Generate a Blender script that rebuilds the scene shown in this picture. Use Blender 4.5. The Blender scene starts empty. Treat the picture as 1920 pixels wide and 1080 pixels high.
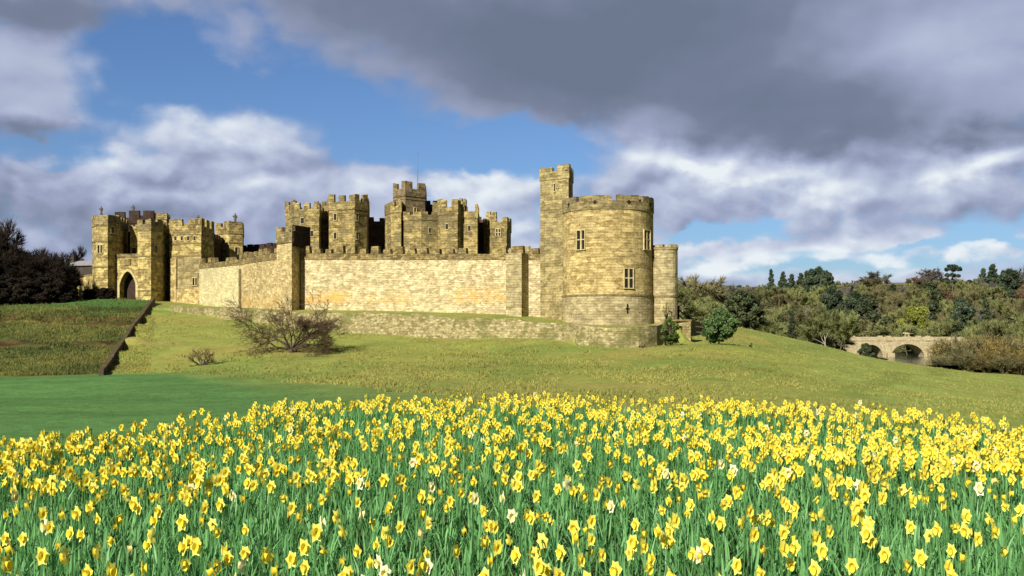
import bpy, math, random
import numpy as np
from mathutils import Vector, Matrix

random.seed(7)
rng = np.random.default_rng(7)
S = bpy.context.scene
COL = S.collection
R = math.radians
F = 2059.0          # focal length in photo pixels (1920 wide)
ZC = 1.45           # eye height above the flower bed
HZ = 620.0          # eye-level line

# ------------------------------------------------------------------ camera
cd = bpy.data.cameras.new('camera')
cam = bpy.data.objects.new('camera', cd)
COL.objects.link(cam)
cam.location = (0, 0, ZC)
cam.rotation_euler = (R(90), 0, 0)
cd.sensor_width = 36.0
cd.lens = 36.0 * F / 1920.0
cd.shift_y = (HZ - 540.0) / 1920.0
cd.clip_start = 0.1
cd.clip_end = 20000
S.camera = cam

# ------------------------------------------------------------------ light
SUN_AZ, SUN_EL = 29.0, 32.0      # sun behind the viewer's left shoulder
S.view_settings.view_transform = 'Standard'
S.view_settings.look = 'None'
S.view_settings.exposure = 0.75
S.view_settings.gamma = 1.0
S.cycles.max_bounces = 4
S.cycles.diffuse_bounces = 2
S.cycles.transparent_max_bounces = 4

sl = bpy.data.lights.new('sun', 'SUN')
sl.energy = 5.0
sl.angle = R(0.5)
sl.color = (1.0, 0.93, 0.80)
sun = bpy.data.objects.new('sun', sl)
COL.objects.link(sun)
dvec = Vector((math.sin(R(SUN_AZ)) * math.cos(R(SUN_EL)), math.cos(R(SUN_AZ)) * math.cos(R(SUN_EL)), -math.sin(R(SUN_EL))))
sun.rotation_euler = dvec.to_track_quat('-Z', 'Y').to_euler()
sun.location = (-60, -60, 80)


class NT:
    """small helper to write node graphs"""
    def __init__(self, tree):
        self.t = tree
        self.n = tree.nodes
        self.l = tree.links
        self.n.clear()

    def node(self, kind, **kw):
        nd = self.n.new(kind)
        for k, v in kw.items():
            setattr(nd, k, v)
        return nd

    def put(self, sock, v):
        if isinstance(v, bpy.types.NodeSocket):
            self.l.new(v, sock)
        elif v is not None:
            if hasattr(sock.default_value, '__len__') and not hasattr(v, '__len__'):
                sock.default_value = [v] * len(sock.default_value)
            elif hasattr(v, '__len__') and len(sock.default_value) == 4 and len(v) == 3:
                sock.default_value = (*v, 1)
            else:
                sock.default_value = v

    def m(self, op, a, b=None, c=None, clamp=False):
        nd = self.node('ShaderNodeMath', operation=op, use_clamp=clamp)
        self.put(nd.inputs[0], a)
        if b is not None:
            self.put(nd.inputs[1], b)
        if c is not None:
            self.put(nd.inputs[2], c)
        return nd.outputs[0]

    def mix(self, f, a, b, mode='MIX'):
        nd = self.node('ShaderNodeMix', data_type='RGBA', blend_type=mode)
        self.put(nd.inputs[0], f)
        self.put(nd.inputs[6], a)
        self.put(nd.inputs[7], b)
        return nd.outputs[2]

    def noise(self, vec, scale, detail=4, rough=0.55, dist=0.0, dim='3D'):
        nd = self.node('ShaderNodeTexNoise', noise_dimensions=dim)
        if vec is not None:
            self.put(nd.inputs['Vector'], vec)
        self.put(nd.inputs['Scale'], scale)
        self.put(nd.inputs['Detail'], detail)
        self.put(nd.inputs['Roughness'], rough)
        self.put(nd.inputs['Distortion'], dist)
        return nd.outputs[0]

    def sstep(self, v, lo, hi, a=0.0, b=1.0):
        nd = self.node('ShaderNodeMapRange', interpolation_type='SMOOTHSTEP')
        self.put(nd.inputs[0], v)
        self.put(nd.inputs[1], lo)
        self.put(nd.inputs[2], hi)
        self.put(nd.inputs[3], a)
        self.put(nd.inputs[4], b)
        return nd.outputs[0]

    def ramp(self, f, stops):
        nd = self.node('ShaderNodeValToRGB')
        e = nd.color_ramp.elements
        while len(e) < len(stops):
            e.new(0.5)
        for k, (p, c) in enumerate(stops):
            e[k].position = p
            e[k].color = (*c, 1)
        self.put(nd.inputs[0], f)
        return nd.outputs[0]

    def comb(self, x, y, z):
        nd = self.node('ShaderNodeCombineXYZ')
        for i, v in enumerate((x, y, z)):
            self.put(nd.inputs[i], v)
        return nd.outputs[0]


def azel(px, py):
    return math.atan2(px - 960, F), math.atan2(HZ - py, math.hypot(F, px - 960))


def build_world():
    w = bpy.data.worlds.new('World')
    S.world = w
    w.use_nodes = True
    g = NT(w.node_tree)
    STR = 0.055
    sky = g.node('ShaderNodeTexSky', sky_type='NISHITA')
    sky.sun_disc = False
    sky.sun_elevation = R(SUN_EL)
    sky.sun_rotation = R(180 + SUN_AZ)
    sky.altitude = 50
    sky.air_density = 1.0
    sky.dust_density = 0.6
    sky.ozone_density = 3.0
    tc = g.node('ShaderNodeTexCoord')
    sp = g.node('ShaderNodeSeparateXYZ')
    g.put(sp.inputs[0], tc.outputs['Generated'])
    az = g.m('ARCTAN2', sp.outputs[0], sp.outputs[1])
    el = g.m('ARCSINE', sp.outputs[2])
    # slow warp so that cloud borders wander
    v0 = g.comb(az, g.m('MULTIPLY', el, 1.55), 0.37)
    nlow = g.noise(v0, 4.5, 3, 0.5, 0.0, '2D')
    nmid = g.noise(v0, 13.0, 5, 0.55, 0.0, '2D')
    nfine = g.noise(v0, 40.0, 4, 0.6, 0.0, '2D')

    def puffs(vec, scale):
        wv = g.node('ShaderNodeVectorMath', operation='ADD')
        sc = g.node('ShaderNodeVectorMath', operation='SCALE')
        nz = g.node('ShaderNodeTexNoise', noise_dimensions='2D')
        g.put(nz.inputs['Vector'], vec)
        nz.inputs['Scale'].default_value = scale * 0.9
        nz.inputs['Detail'].default_value = 4
        g.put(sc.inputs[0], nz.outputs['Color'])
        sc.inputs['Scale'].default_value = 0.9 / scale
        g.put(wv.inputs[0], vec)
        g.put(wv.inputs[1], sc.outputs[0])
        vo = g.node('ShaderNodeTexVoronoi', feature='SMOOTH_F1', voronoi_dimensions='2D')
        g.put(vo.inputs['Vector'], wv.outputs[0])
        vo.inputs['Scale'].default_value = scale
        vo.inputs['Detail'].default_value = 1
        vo.inputs['Roughness'].default_value = 0.55
        vo.inputs['Smoothness'].default_value = 0.35
        return g.m('SUBTRACT', 0.75, g.m('MULTIPLY', vo.outputs['Distance'], 0.5))
    pf = puffs(v0, 17.0)
    # the same field a little towards the sun: gives lit and shaded flanks
    v1 = g.comb(g.m('ADD', az, -0.007), g.m('MULTIPLY_ADD', el, 1.55, 0.014), 0.37)
    pf2 = puffs(v1, 17.0)
    azw = g.m('MULTIPLY_ADD', g.m('SUBTRACT', nlow, 0.5), 0.12, az)
    elw = g.m('MULTIPLY_ADD', g.m('SUBTRACT', nmid, 0.5), 0.045, el)

    def blob(px, py, sx, sy, amp, rot=0.0):
        a, e = azel(px, py)
        du = g.m('SUBTRACT', azw, a)
        dv = g.m('SUBTRACT', elw, e)
        c, s = math.cos(R(rot)), math.sin(R(rot))
        u = g.m('ADD', g.m('MULTIPLY', du, c * F / sx), g.m('MULTIPLY', dv, s * F / sx))
        v = g.m('ADD', g.m('MULTIPLY', dv, c * F / sy), g.m('MULTIPLY', du, -s * F / sy))
        q = g.m('ADD', g.m('MULTIPLY', u, u), g.m('MULTIPLY', v, v))
        return g.m('MULTIPLY', g.m('EXPONENT', g.m('MULTIPLY', q, -1.0)), amp)

    def total(base, items):
        o = base
        for it in items:
            o = g.m('ADD', o, blob(*it))
        return o

    cov = total(1.0, [
        (640, 215, 290, 80, -1.25, -8), (290, 120, 100, 120, -1.0), (250, 55, 60, 50, -0.6),
        (990, 275, 170, 45, -0.85, -12), (120, 292, 120, 20, -0.85, 4), (820, 270, 160, 40, -0.6),
        (1370, 430, 170, 13, -0.95, 3), (1800, 455, 200, 11, -0.95, 2), (1600, 500, 480, 14, -0.55),
        (1010, 335, 60, 30, -0.6), (1330, 470, 120, 8, -0.35),
        (400, 110, 170, 62, -1.1, -10), (440, 100, 90, 30, 0.85, -12), (430, 262, 105, 52, 0.95), (930, 180, 110, 24, 0.7, 8),
        (90, 170, 130, 80, 0.6), (640, 340, 300, 30, 0.6), (1350, 90, 640, 120, 1.0, 4), (1150, 10, 620, 55, 0.8), (1550, 230, 420, 60, 0.8, 2), (250, 370, 300, 50, 0.5), (1450, 340, 380, 45, 0.6), (100, 20, 200, 40, 0.5)])
    deckf = g.sstep(el, 0.135, 0.20, 1.0, 0.0)
    edge = g.m('ADD', g.m('MULTIPLY', g.m('SUBTRACT', nmid, 0.5), 0.8), g.m('MULTIPLY', g.m('SUBTRACT', nfine, 0.5), 0.35))
    edge = g.m('ADD', edge, g.m('MULTIPLY', g.m('SUBTRACT', pf, 0.50), 1.5))
    cov = g.m('ADD', cov, edge)
    alpha = g.sstep(cov, g.m('MULTIPLY_ADD', deckf, 0.20, 0.08), g.m('MULTIPLY_ADD', deckf, -0.28, 1.20))
    shade = total(0.56, [
        (1250, 40, 620, 150, -0.44, 4), (1500, 210, 430, 80, -0.36, 3), (700, 0, 420, 65, -0.24, -6), (1000, 130, 160, 60, -0.22, -10),
        (1900, 265, 240, 36, -0.26, 0), (80, 15, 200, 50, -0.38), (80, 262, 130, 26, -0.34),
        (1780, 120, 150, 120, 0.20, 20), (1190, 225, 110, 36, 0.22),
        (430, 245, 110, 40, 0.42), (250, 300, 60, 30, 0.20), (560, 300, 120, 30, -0.12), (150, 120, 110, 40, 0.10), (700, 335, 330, 34, 0.20), (870, 380, 220, 60, 0.14),
        (1290, 305, 230, 34, 0.46, -10), (1500, 345, 200, 26, 0.22, -12), (1820, 305, 150, 24, 0.38), (1050, 330, 110, 40, 0.22), (1550, 485, 480, 40, 0.48),
        (1650, 405, 330, 26, -0.08), (180, 400, 300, 70, -0.24), (960, 420, 120, 40, 0.12)])
    relief = g.m('SUBTRACT', pf, pf2)
    bump = g.m('ADD', g.m('MULTIPLY', relief, 0.75), g.m('MULTIPLY', g.m('SUBTRACT', nmid, 0.5), 0.35))
    bump = g.m('ADD', bump, g.m('MULTIPLY', g.m('SUBTRACT', nfine, 0.5), 0.16))
    shade = g.m('ADD', shade, g.m('MULTIPLY', bump, g.m('MULTIPLY', g.m('MULTIPLY_ADD', deckf, 0.82, 0.18), g.sstep(el, 0.0, 0.09, 0.45, 1.0))))
    shade = g.m('ADD', shade, g.m('MULTIPLY', g.m('SUBTRACT', nlow, 0.5), 0.45))
    # unseen sky overhead and behind the viewer, darkened to cut the ambient fill
    over = g.m('MAXIMUM', g.sstep(el, 0.29, 0.46), g.sstep(g.m('ABSOLUTE', az), 0.60, 1.0))
    shade = g.m('MULTIPLY_ADD', over, -0.55, shade)
    alpha = g.m('MAXIMUM', alpha, g.m('MULTIPLY', over, 0.9))
    k = 1.0 / (STR * 2 ** S.view_settings.exposure)
    cl = g.ramp(g.m('ADD', shade, 0.0, clamp=True), [
        (0.0, (0.150, 0.190, 0.270)), (0.22, (0.190, 0.228, 0.33)), (0.5, (0.35, 0.40, 0.57)),
        (0.75, (0.54, 0.60, 0.75)), (1.0, (0.82, 0.88, 0.92))])
    cl = g.mix(1.0, cl, (k, k, k), 'MULTIPLY')
    # clear blue, deeper than the dry model's
    blue = g.mix(1.0, sky.outputs[0], (0.66, 0.82, 1.08), 'MULTIPLY')
    cl = g.mix(1.0, cl, g.mix(over, (1, 1, 1), (0.55, 0.55, 0.55)), 'MULTIPLY')
    colr = g.mix(alpha, blue, cl)
    colr = g.mix(g.sstep(el, -0.06, -0.01, 1.0, 0.0), colr, (0.6, 0.8, 0.3))
    bg = g.node('ShaderNodeBackground')
    g.put(bg.inputs[0], colr)
    bg.inputs[1].default_value = STR
    out = g.node('ShaderNodeOutputWorld')
    g.l.new(bg.outputs[0], out.inputs[0])


build_world()


# ------------------------------------------------------------------ scene bookkeeping
def tag(o, label=None, cat=None, group=None, kind=None):
    if label:
        o['label'] = label
    if cat:
        o['category'] = cat
    if group:
        o['group'] = group
    if kind:
        o['kind'] = kind
    return o


def thing(name, label, cat, loc=(0, 0, 0), group=None):
    o = bpy.data.objects.new(name, None)
    o.empty_display_size = 0.3
    COL.objects.link(o)
    o.location = loc
    return tag(o, label, cat, group)


def copy_tree(o, parent=None):
    c = o.copy()
    COL.objects.link(c)
    if parent is not None:
        c.parent = parent
    for ch in o.children:
        copy_tree(ch, c)
    return c


class MB:
    """collects quads and polygons with metric UVs and links them as one mesh object"""
    def __init__(self):
        self.v, self.f, self.uv, self.mi = [], [], [], []

    def face(self, pts, uv=None, mi=0):
        i = len(self.v)
        self.v.extend([tuple(p) for p in pts])
        self.f.append(list(range(i, i + len(pts))))
        if uv is None:
            a, b, c = Vector(pts[0]), Vector(pts[1]), Vector(pts[2])
            n = (b - a).cross(c - a)
            if n.length > 1e-9:
                n.normalize()
            if abs(n.z) > 0.75 or n.xy.length < 1e-6:
                uv = [(p[0], p[1]) for p in pts]
            else:
                t = Vector((-n.y, n.x, 0)).normalized()
                uv = [(p[0] * t.x + p[1] * t.y, p[2]) for p in pts]
        self.uv.append(uv)
        self.mi.append(mi)

    def prism(self, foot, z0, z1, top=True, bottom=False, mi=0, round_r=None):
        n = len(foot)
        acc = 0.0
        for i in range(n):
            a, b = foot[i], foot[(i + 1) % n]
            uv = None
            if round_r:
                L = math.hypot(b[0] - a[0], b[1] - a[1])
                uv = [(acc, z0), (acc + L, z0), (acc + L, z1), (acc, z1)]
                acc += L
            self.face([(a[0], a[1], z0), (b[0], b[1], z0), (b[0], b[1], z1), (a[0], a[1], z1)], uv, mi)
        if top:
            self.face([(p[0], p[1], z1) for p in foot], None, mi)
        if bottom:
            self.face([(p[0], p[1], z0) for p in reversed(foot)], None, mi)

    def box(self, c, ux, hx, hy, z0, z1, bottom=True, mi=0, taper=0.0):
        """box centred on c (xy), its long axis along ux, half sizes hx and hy"""
        u = Vector((ux[0], ux[1])).normalized()
        w = Vector((-u.y, u.x))
        c = Vector((c[0], c[1]))
        ft = [c - u * hx - w * hy, c + u * hx - w * hy, c + u * hx + w * hy, c - u * hx + w * hy]
        if taper:
            tp = [c + (p - c) * (1 - taper) for p in ft]
            for i in range(4):
                a, b, ta, tb = ft[i], ft[(i + 1) % 4], tp[i], tp[(i + 1) % 4]
                self.face([(a.x, a.y, z0), (b.x, b.y, z0), (tb.x, tb.y, z1), (ta.x, ta.y, z1)], None, mi)
            self.face([(p.x, p.y, z1) for p in tp], None, mi)
        else:
            self.prism([(p.x, p.y) for p in ft], z0, z1, True, bottom, mi)

    def tube(self, pts, rad, sides=5, cap=True, mi=0):
        pts = [Vector(p) for p in pts]
        rings = []
        for i, p in enumerate(pts):
            d = (pts[min(i + 1, len(pts) - 1)] - pts[max(i - 1, 0)]).normalized()
            a = d.orthogonal().normalized()
            b = d.cross(a)
            r = rad[i] if hasattr(rad, '__len__') else rad
            rings.append([p + (a * math.cos(k * 2 * math.pi / sides) + b * math.sin(k * 2 * math.pi / sides)) * r for k in range(sides)])
        for i in range(len(rings) - 1):
            for k in range(sides):
                k2 = (k + 1) % sides
                self.face([rings[i][k], rings[i][k2], rings[i + 1][k2], rings[i + 1][k]], None, mi)
        if cap:
            self.face(list(reversed(rings[0])), None, mi)
            self.face(rings[-1], None, mi)

    def lathe(self, c, prof, sides=12, mi=0):
        """profile of (radius, z) turned about the vertical through c"""
        cx, cy, cz = c
        rr = [[(cx + r * math.cos(2 * math.pi * k / sides), cy + r * math.sin(2 * math.pi * k / sides), cz + z) for k in range(sides)] for r, z in prof]
        for i in range(len(rr) - 1):
            for k in range(sides):
                k2 = (k + 1) % sides
                self.face([rr[i][k], rr[i][k2], rr[i + 1][k2], rr[i + 1][k]], None, mi)
        self.face(rr[-1], None, mi)

    def build(self, name, mat, parent=None, smooth=False):
        me = bpy.data.meshes.new(name)
        off = Vector(parent_world(parent)) if parent else Vector((0, 0, 0))
        me.from_pydata([(x - off.x, y - off.y, z - off.z) for x, y, z in self.v], [], self.f)
        ul = me.uv_layers.new(name='UVMap')
        flat = [c for face in self.uv for p in face for c in p]
        ul.data.foreach_set('uv', flat)
        mats = mat if isinstance(mat, (list, tuple)) else [mat]
        for m_ in mats:
            me.materials.append(m_)
        me.polygons.foreach_set('material_index', self.mi)
        if smooth:
            me.polygons.foreach_set('use_smooth', [True] * len(self.f))
        o = bpy.data.objects.new(name, me)
        COL.objects.link(o)
        if parent:
            o.parent = parent
        return o


def parent_world(p):
    v = Vector((0, 0, 0))
    while p is not None:
        v = v + p.location
        p = p.parent
    return v


def np_mesh(name, verts, quads=None, tris=None, mats=(), mi=None, attr=None, parent=None, uv=None):
    """fast mesh from arrays: verts (n,3), quads (m,4), tris (k,3)"""
    me = bpy.data.meshes.new(name)
    nq = 0 if quads is None else len(quads)
    ntr = 0 if tris is None else len(tris)
    loops = []
    if nq:
        loops.append(np.asarray(quads).reshape(-1))
    if ntr:
        loops.append(np.asarray(tris).reshape(-1))
    loops = np.concatenate(loops).astype(np.int32)
    me.vertices.add(len(verts))
    me.vertices.foreach_set('co', np.asarray(verts, np.float32).reshape(-1))
    me.loops.add(len(loops))
    me.loops.foreach_set('vertex_index', loops)
    me.polygons.add(nq + ntr)
    st = np.concatenate([np.arange(nq) * 4, nq * 4 + np.arange(ntr) * 3]).astype(np.int32)
    me.polygons.foreach_set('loop_start', st)
    for m_ in mats:
        me.materials.append(m_)
    if mi is not None:
        me.polygons.foreach_set('material_index', np.asarray(mi, np.int32))
    if attr is not None:
        for an, av in attr.items():
            av = np.asarray(av, np.float32)
            if av.ndim == 1:
                a = me.attributes.new(an, 'FLOAT', 'POINT')
                a.data.foreach_set('value', av)
            else:
                a = me.attributes.new(an, 'FLOAT_COLOR', 'POINT')
                a.data.foreach_set('color', np.concatenate([av, np.ones((len(av), 1), np.float32)], 1).reshape(-1))
    me.update(calc_edges=True)
    me.validate()
    o = bpy.data.objects.new(name, me)
    COL.objects.link(o)
    if parent:
        o.parent = parent
    return o


# pixel helpers: a photo column and a distance give a place on the ground plan
def XY(px, Y):
    return ((px - 960) / F * Y, Y)


def H(py, Y):
    return ZC + (HZ - py) / F * Y


def FP(*pts):
    return [XY(px, Y) for px, Y in pts]


# ------------------------------------------------------------------ materials
def new_mat(name):
    m_ = bpy.data.materials.new(name)
    m_.use_nodes = True
    return m_, NT(m_.node_tree)


def finish(g, color, rough=0.9, bump=None, bump_d=0.05, transl=None, spec=0.2, bstr=1.0):
    b = g.node('ShaderNodeBsdfPrincipled')
    g.put(b.inputs['Base Color'], color)
    g.put(b.inputs['Roughness'], rough)
    b.inputs['Specular IOR Level'].default_value = spec
    if bump is not None:
        bn = g.node('ShaderNodeBump')
        bn.inputs['Distance'].default_value = bump_d
        bn.inputs['Strength'].default_value = bstr
        g.put(bn.inputs['Height'], bump)
        g.l.new(bn.outputs[0], b.inputs['Normal'])
    out = g.node('ShaderNodeOutputMaterial')
    if transl:
        t = g.node('ShaderNodeBsdfTranslucent')
        g.put(t.inputs[0], color)
        mx = g.node('ShaderNodeMixShader')
        mx.inputs[0].default_value = transl
        g.l.new(b.outputs[0], mx.inputs[1])
        g.l.new(t.outputs[0], mx.inputs[2])
        g.l.new(mx.outputs[0], out.inputs[0])
    else:
        g.l.new(b.outputs[0], out.inputs[0])


def stone(name, c1, c2, dark=(0.07, 0.055, 0.03), bw=0.75, bh=0.30, dirt=0.5, lichen=None, seed=0.0, patch=None, mort=0.28, rough=False):
    """coursed rubble in metric UVs; dirt = weathering blotches; lichen = (z0, z1, colour, amount)"""
    def sat(c):
        l = 0.3 * c[0] + 0.6 * c[1] + 0.1 * c[2]
        return tuple(max(0.005, l + (x - l) * 1.14) for x in c)
    c1, c2 = [tuple(0.96 * x for x in sat(c)) for c in (c1, c2)]
    m_, g = new_mat(name)
    uv = g.node('ShaderNodeUVMap')
    uv.uv_map = 'UVMap'
    geo = g.node('ShaderNodeNewGeometry')
    pos = geo.outputs['Position']
    wn = g.node('ShaderNodeTexNoise')
    g.put(wn.inputs['Vector'], uv.outputs[0])
    wn.inputs['Scale'].default_value = 1.6
    wv = g.node('ShaderNodeVectorMath', operation='MULTIPLY_ADD')
    g.put(wv.inputs[0], wn.outputs['Color'])
    wv.inputs[1].default_value = (0.16, 0.12, 0)
    g.put(wv.inputs[2], uv.outputs[0])
    br = g.node('ShaderNodeTexBrick')
    br.offset = 0.5
    br.squash = 1.35
    br.squash_frequency = 3
    g.put(br.inputs['Vector'], wv.outputs[0])
    g.put(br.inputs['Color1'], (0, 0, 0, 1))
    g.put(br.inputs['Color2'], (1, 1, 1, 1))
    g.put(br.inputs['Mortar'], (0.35, 0.35, 0.35, 1))
    br.inputs['Scale'].default_value = 1.0
    br.inputs['Mortar Size'].default_value = 0.022
    br.inputs['Mortar Smooth'].default_value = 0.3
    br.inputs['Bias'].default_value = 0.0
    br.inputs['Brick Width'].default_value = bw
    br.inputs['Row Height'].default_value = bh
    rb = g.node('ShaderNodeRGBToBW')
    g.put(rb.inputs[0], br.outputs['Color'])
    cell = g.node('ShaderNodeTexVoronoi')
    sc2 = g.node('ShaderNodeVectorMath', operation='MULTIPLY')
    g.put(sc2.inputs[0], wv.outputs[0])
    sc2.inputs[1].default_value = (0.8 / bw, 0.8 / bh, 1)
    g.put(cell.inputs['Vector'], sc2.outputs[0])
    cell.inputs['Scale'].default_value = 1.0
    cb = g.node('ShaderNodeSeparateColor')
    g.put(cb.inputs[0], cell.outputs['Color'])
    blk = g.m('ADD', g.m('MULTIPLY', rb.outputs[0], 0.45), g.m('MULTIPLY', cb.outputs[0], 0.55))
    if rough:
        blk = cb.outputs[0]
    off = g.node('ShaderNodeVectorMath', operation='ADD')
    g.put(off.inputs[0], pos)
    off.inputs[1].default_value = (seed * 17.3, seed * 5.1, seed * 3.7)
    p2 = off.outputs[0]
    n1 = g.noise(p2, 1.5, 6, 0.68)
    n2 = g.noise(p2, 0.16, 4, 0.6)
    n3 = g.noise(p2, 3.2, 4, 0.6)
    t = g.m('ADD', g.m('MULTIPLY', blk, 0.70), g.m('MULTIPLY', g.m('SUBTRACT', n1, 0.5), 1.7))
    t = g.m('ADD', t, g.m('MULTIPLY', g.m('SUBTRACT', n3, 0.5), 0.7))
    t = g.m('ADD', g.m('MULTIPLY', g.m('SUBTRACT', t, 0.35), 1.35), 0.52, clamp=True)
    col = g.mix(t, c1, c2)
    col = g.mix(g.m('MULTIPLY', g.sstep(n2, 0.48, 0.72), 0.45), col, tuple(0.6 * a + 0.4 * b for a, b in zip(c1, (0.16, 0.15, 0.12))))
    if patch:
        col = g.mix(g.m('MULTIPLY', g.sstep(g.noise(p2, 0.33, 5, 0.6), 0.50, 0.62), 0.8), col, patch)
    col = g.mix(g.m('MULTIPLY', g.sstep(g.noise(p2, 1.9, 6, 0.75), 0.55, 0.67), dirt), col, dark)
    sv = g.node('ShaderNodeVectorMath', operation='MULTIPLY')
    g.put(sv.inputs[0], uv.outputs[0])
    sv.inputs[1].default_value = (1.1, 0.10, 1)
    streak = g.m('MULTIPLY', g.sstep(g.noise(sv.outputs[0], 1.0, 4, 0.6), 0.52, 0.70), 0.42)
    col = g.mix(streak, col, tuple(0.45 * a + 0.25 * b for a, b in zip(c1, c2)))
    if lichen:
        z0, z1, lc, am = lichen
        sp = g.node('ShaderNodeSeparateXYZ')
        g.put(sp.inputs[0], pos)
        zz = g.m('ADD', sp.outputs[2], g.m('MULTIPLY', g.m('SUBTRACT', n1, 0.5), 3.2))
        band = g.m('MULTIPLY', g.sstep(zz, z0, z0 + 0.9), g.sstep(zz, z1 - 1.4, z1, 1.0, 0.0))
        band = g.m('MULTIPLY', band, g.m('MULTIPLY', g.sstep(g.noise(p2, 0.10, 4, 0.6), 0.38, 0.50), g.sstep(g.noise(p2, 0.7, 6, 0.7), 0.36, 0.56)))
        col = g.mix(g.m('MULTIPLY', band, am), col, lc)
    joint = g.sstep(cell.outputs['Distance'], 0.42, 0.62) if rough else br.outputs['Fac']
    mort = g.m('MULTIPLY', joint, mort)
    col = g.mix(mort, col, dark)
    hgt = g.m('ADD', g.m('MULTIPLY', br.outputs['Fac'], -0.5), g.m('ADD', g.m('MULTIPLY', n3, 0.6), g.m('MULTIPLY', blk, 0.6)))
    finish(g, col, 0.92, hgt, 0.11)
    return m_


def plain(name, c, rough=0.8, var=0.3, scale=4.0, transl=None, spec=0.2, bump=False):
    m_, g = new_mat(name)
    geo = g.node('ShaderNodeNewGeometry')
    n = g.noise(geo.outputs['Position'], scale, 4)
    f = g.sstep(n, 0.3, 0.7)
    col = g.mix(f, tuple(x * (1 - var) for x in c), tuple(min(1, x * (1 + var)) for x in c))
    finish(g, col, rough, n if bump else None, 0.03, transl, spec)
    return m_


def leafy(name, ca, cb, transl=0.25, rough=0.75, obj_var=0.25, spec=0.25):
    """per-leaf colour from the point attribute 'rnd', per-tree variation from the object's random number"""
    m_, g = new_mat(name)
    at = g.node('ShaderNodeAttribute')
    at.attribute_name = 'rnd'
    oi = g.node('ShaderNodeObjectInfo')
    col = g.mix(at.outputs['Fac'], ca, cb)
    k = g.m('MULTIPLY_ADD', oi.outputs['Random'], 2 * obj_var, 1 - obj_var)
    sc = g.node('ShaderNodeVectorMath', operation='SCALE')
    g.put(sc.inputs[0], col)
    g.put(sc.inputs['Scale'], k)
    finish(g, sc.outputs[0], rough, transl=transl, spec=spec)
    return m_


M = {}
M['tower'] = stone('tower_stone', (0.238, 0.177, 0.078), (0.579, 0.472, 0.242), dirt=0.45, seed=1, bw=0.8, bh=0.32, rough=True, mort=0.14)
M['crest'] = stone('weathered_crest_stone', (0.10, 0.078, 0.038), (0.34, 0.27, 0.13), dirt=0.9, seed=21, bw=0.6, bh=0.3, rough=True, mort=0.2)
M['plinth'] = stone('plinth_stone', (0.242, 0.201, 0.111), (0.486, 0.421, 0.253), dirt=0.4, seed=2, bw=0.8, bh=0.32, rough=True, mort=0.14)
M['turret'] = stone('turret_stone', (0.164, 0.135, 0.066), (0.406, 0.341, 0.181), dirt=0.5, seed=3, bw=0.8, bh=0.32, rough=True, mort=0.14)
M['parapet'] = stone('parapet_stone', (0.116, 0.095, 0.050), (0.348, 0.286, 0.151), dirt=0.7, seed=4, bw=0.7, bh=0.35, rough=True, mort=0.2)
M['wall'] = stone('curtain_stone', (0.347, 0.282, 0.159), (0.683, 0.601, 0.388), dirt=0.25, mort=0.15, rough=True, seed=5, bw=0.55, bh=0.24,
                  lichen=(4.9, 7.6, (0.582, 0.368, 0.110), 0.9))
M['pale'] = stone('pale_stone', (0.449, 0.399, 0.227), (0.686, 0.629, 0.399), dirt=0.15, mort=0.1, rough=True, seed=6, bw=0.55, bh=0.24)
M['wall2'] = stone('weathered_curtain_stone', (0.307, 0.237, 0.118), (0.620, 0.522, 0.300), dirt=0.4, mort=0.15, rough=True, lichen=(4.6, 7.4, (0.517, 0.337, 0.107), 0.7), seed=12, bw=0.55, bh=0.24)
M['keep'] = stone('keep_stone', (0.115, 0.088, 0.042), (0.44, 0.355, 0.165), dirt=0.8, seed=7, bw=0.9, bh=0.45, patch=(0.17, 0.145, 0.07), mort=0.12, rough=True)
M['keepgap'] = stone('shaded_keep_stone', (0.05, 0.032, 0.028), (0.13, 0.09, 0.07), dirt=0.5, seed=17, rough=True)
M['keepdark'] = stone('old_tower_stone', (0.105, 0.081, 0.048), (0.298, 0.232, 0.134), dirt=0.7, seed=8, bw=0.9, bh=0.4, mort=0.12, rough=True)
M['gate'] = stone('gate_stone', (0.18, 0.135, 0.06), (0.56, 0.465, 0.215), dirt=0.7, seed=9, bw=0.9, bh=0.45, mort=0.14, rough=True)
M['gatedark'] = stone('shade_dark_stone', (0.024, 0.014, 0.011), (0.055, 0.034, 0.025), dirt=0.6, seed=10)  # shade on gatehouse walls and overhang is put into this near-black colour
M['rubble'] = stone('rubble_stone', (0.20, 0.17, 0.08), (0.48, 0.42, 0.25), dark=(0.12, 0.11, 0.045), dirt=0.85, seed=11, bw=0.36, bh=0.2, patch=(0.15, 0.15, 0.045), rough=True, mort=0.3)
M['bankwall'] = stone('bank_wall_stone', (0.05, 0.036, 0.018), (0.125, 0.096, 0.055), dirt=0.6, seed=13)
M['bridge'] = stone('bridge_stone', (0.330, 0.281, 0.174), (0.546, 0.481, 0.325), dirt=0.3, seed=14, bw=0.8)
M['dress'] = plain('dressed_stone', (0.42, 0.35, 0.17), 0.85, 0.2, 2.0)
M['course'] = plain('weathered_course_stone', (0.17, 0.135, 0.06), 0.9, 0.3, 2.0)
M['figure'] = plain('figure_stone', (0.10, 0.085, 0.06), 0.9, 0.3, 3.0)
M['glass'] = plain('dark_glass', (0.018, 0.016, 0.014), 0.25, 0.3, 1.0, spec=0.5)
M['void'] = plain('unlit_opening', (0.014, 0.010, 0.010), 0.9, 0.3, 1.0)
M['oak'] = plain('dark_oak', (0.035, 0.020, 0.014), 0.8, 0.4, 3.0)
M['wood'] = plain('weathered_timber', (0.13, 0.085, 0.045), 0.85, 0.3, 5.0)
M['metal'] = plain('painted_pole', (0.18, 0.18, 0.18), 0.5, 0.1, 3.0)
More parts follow.
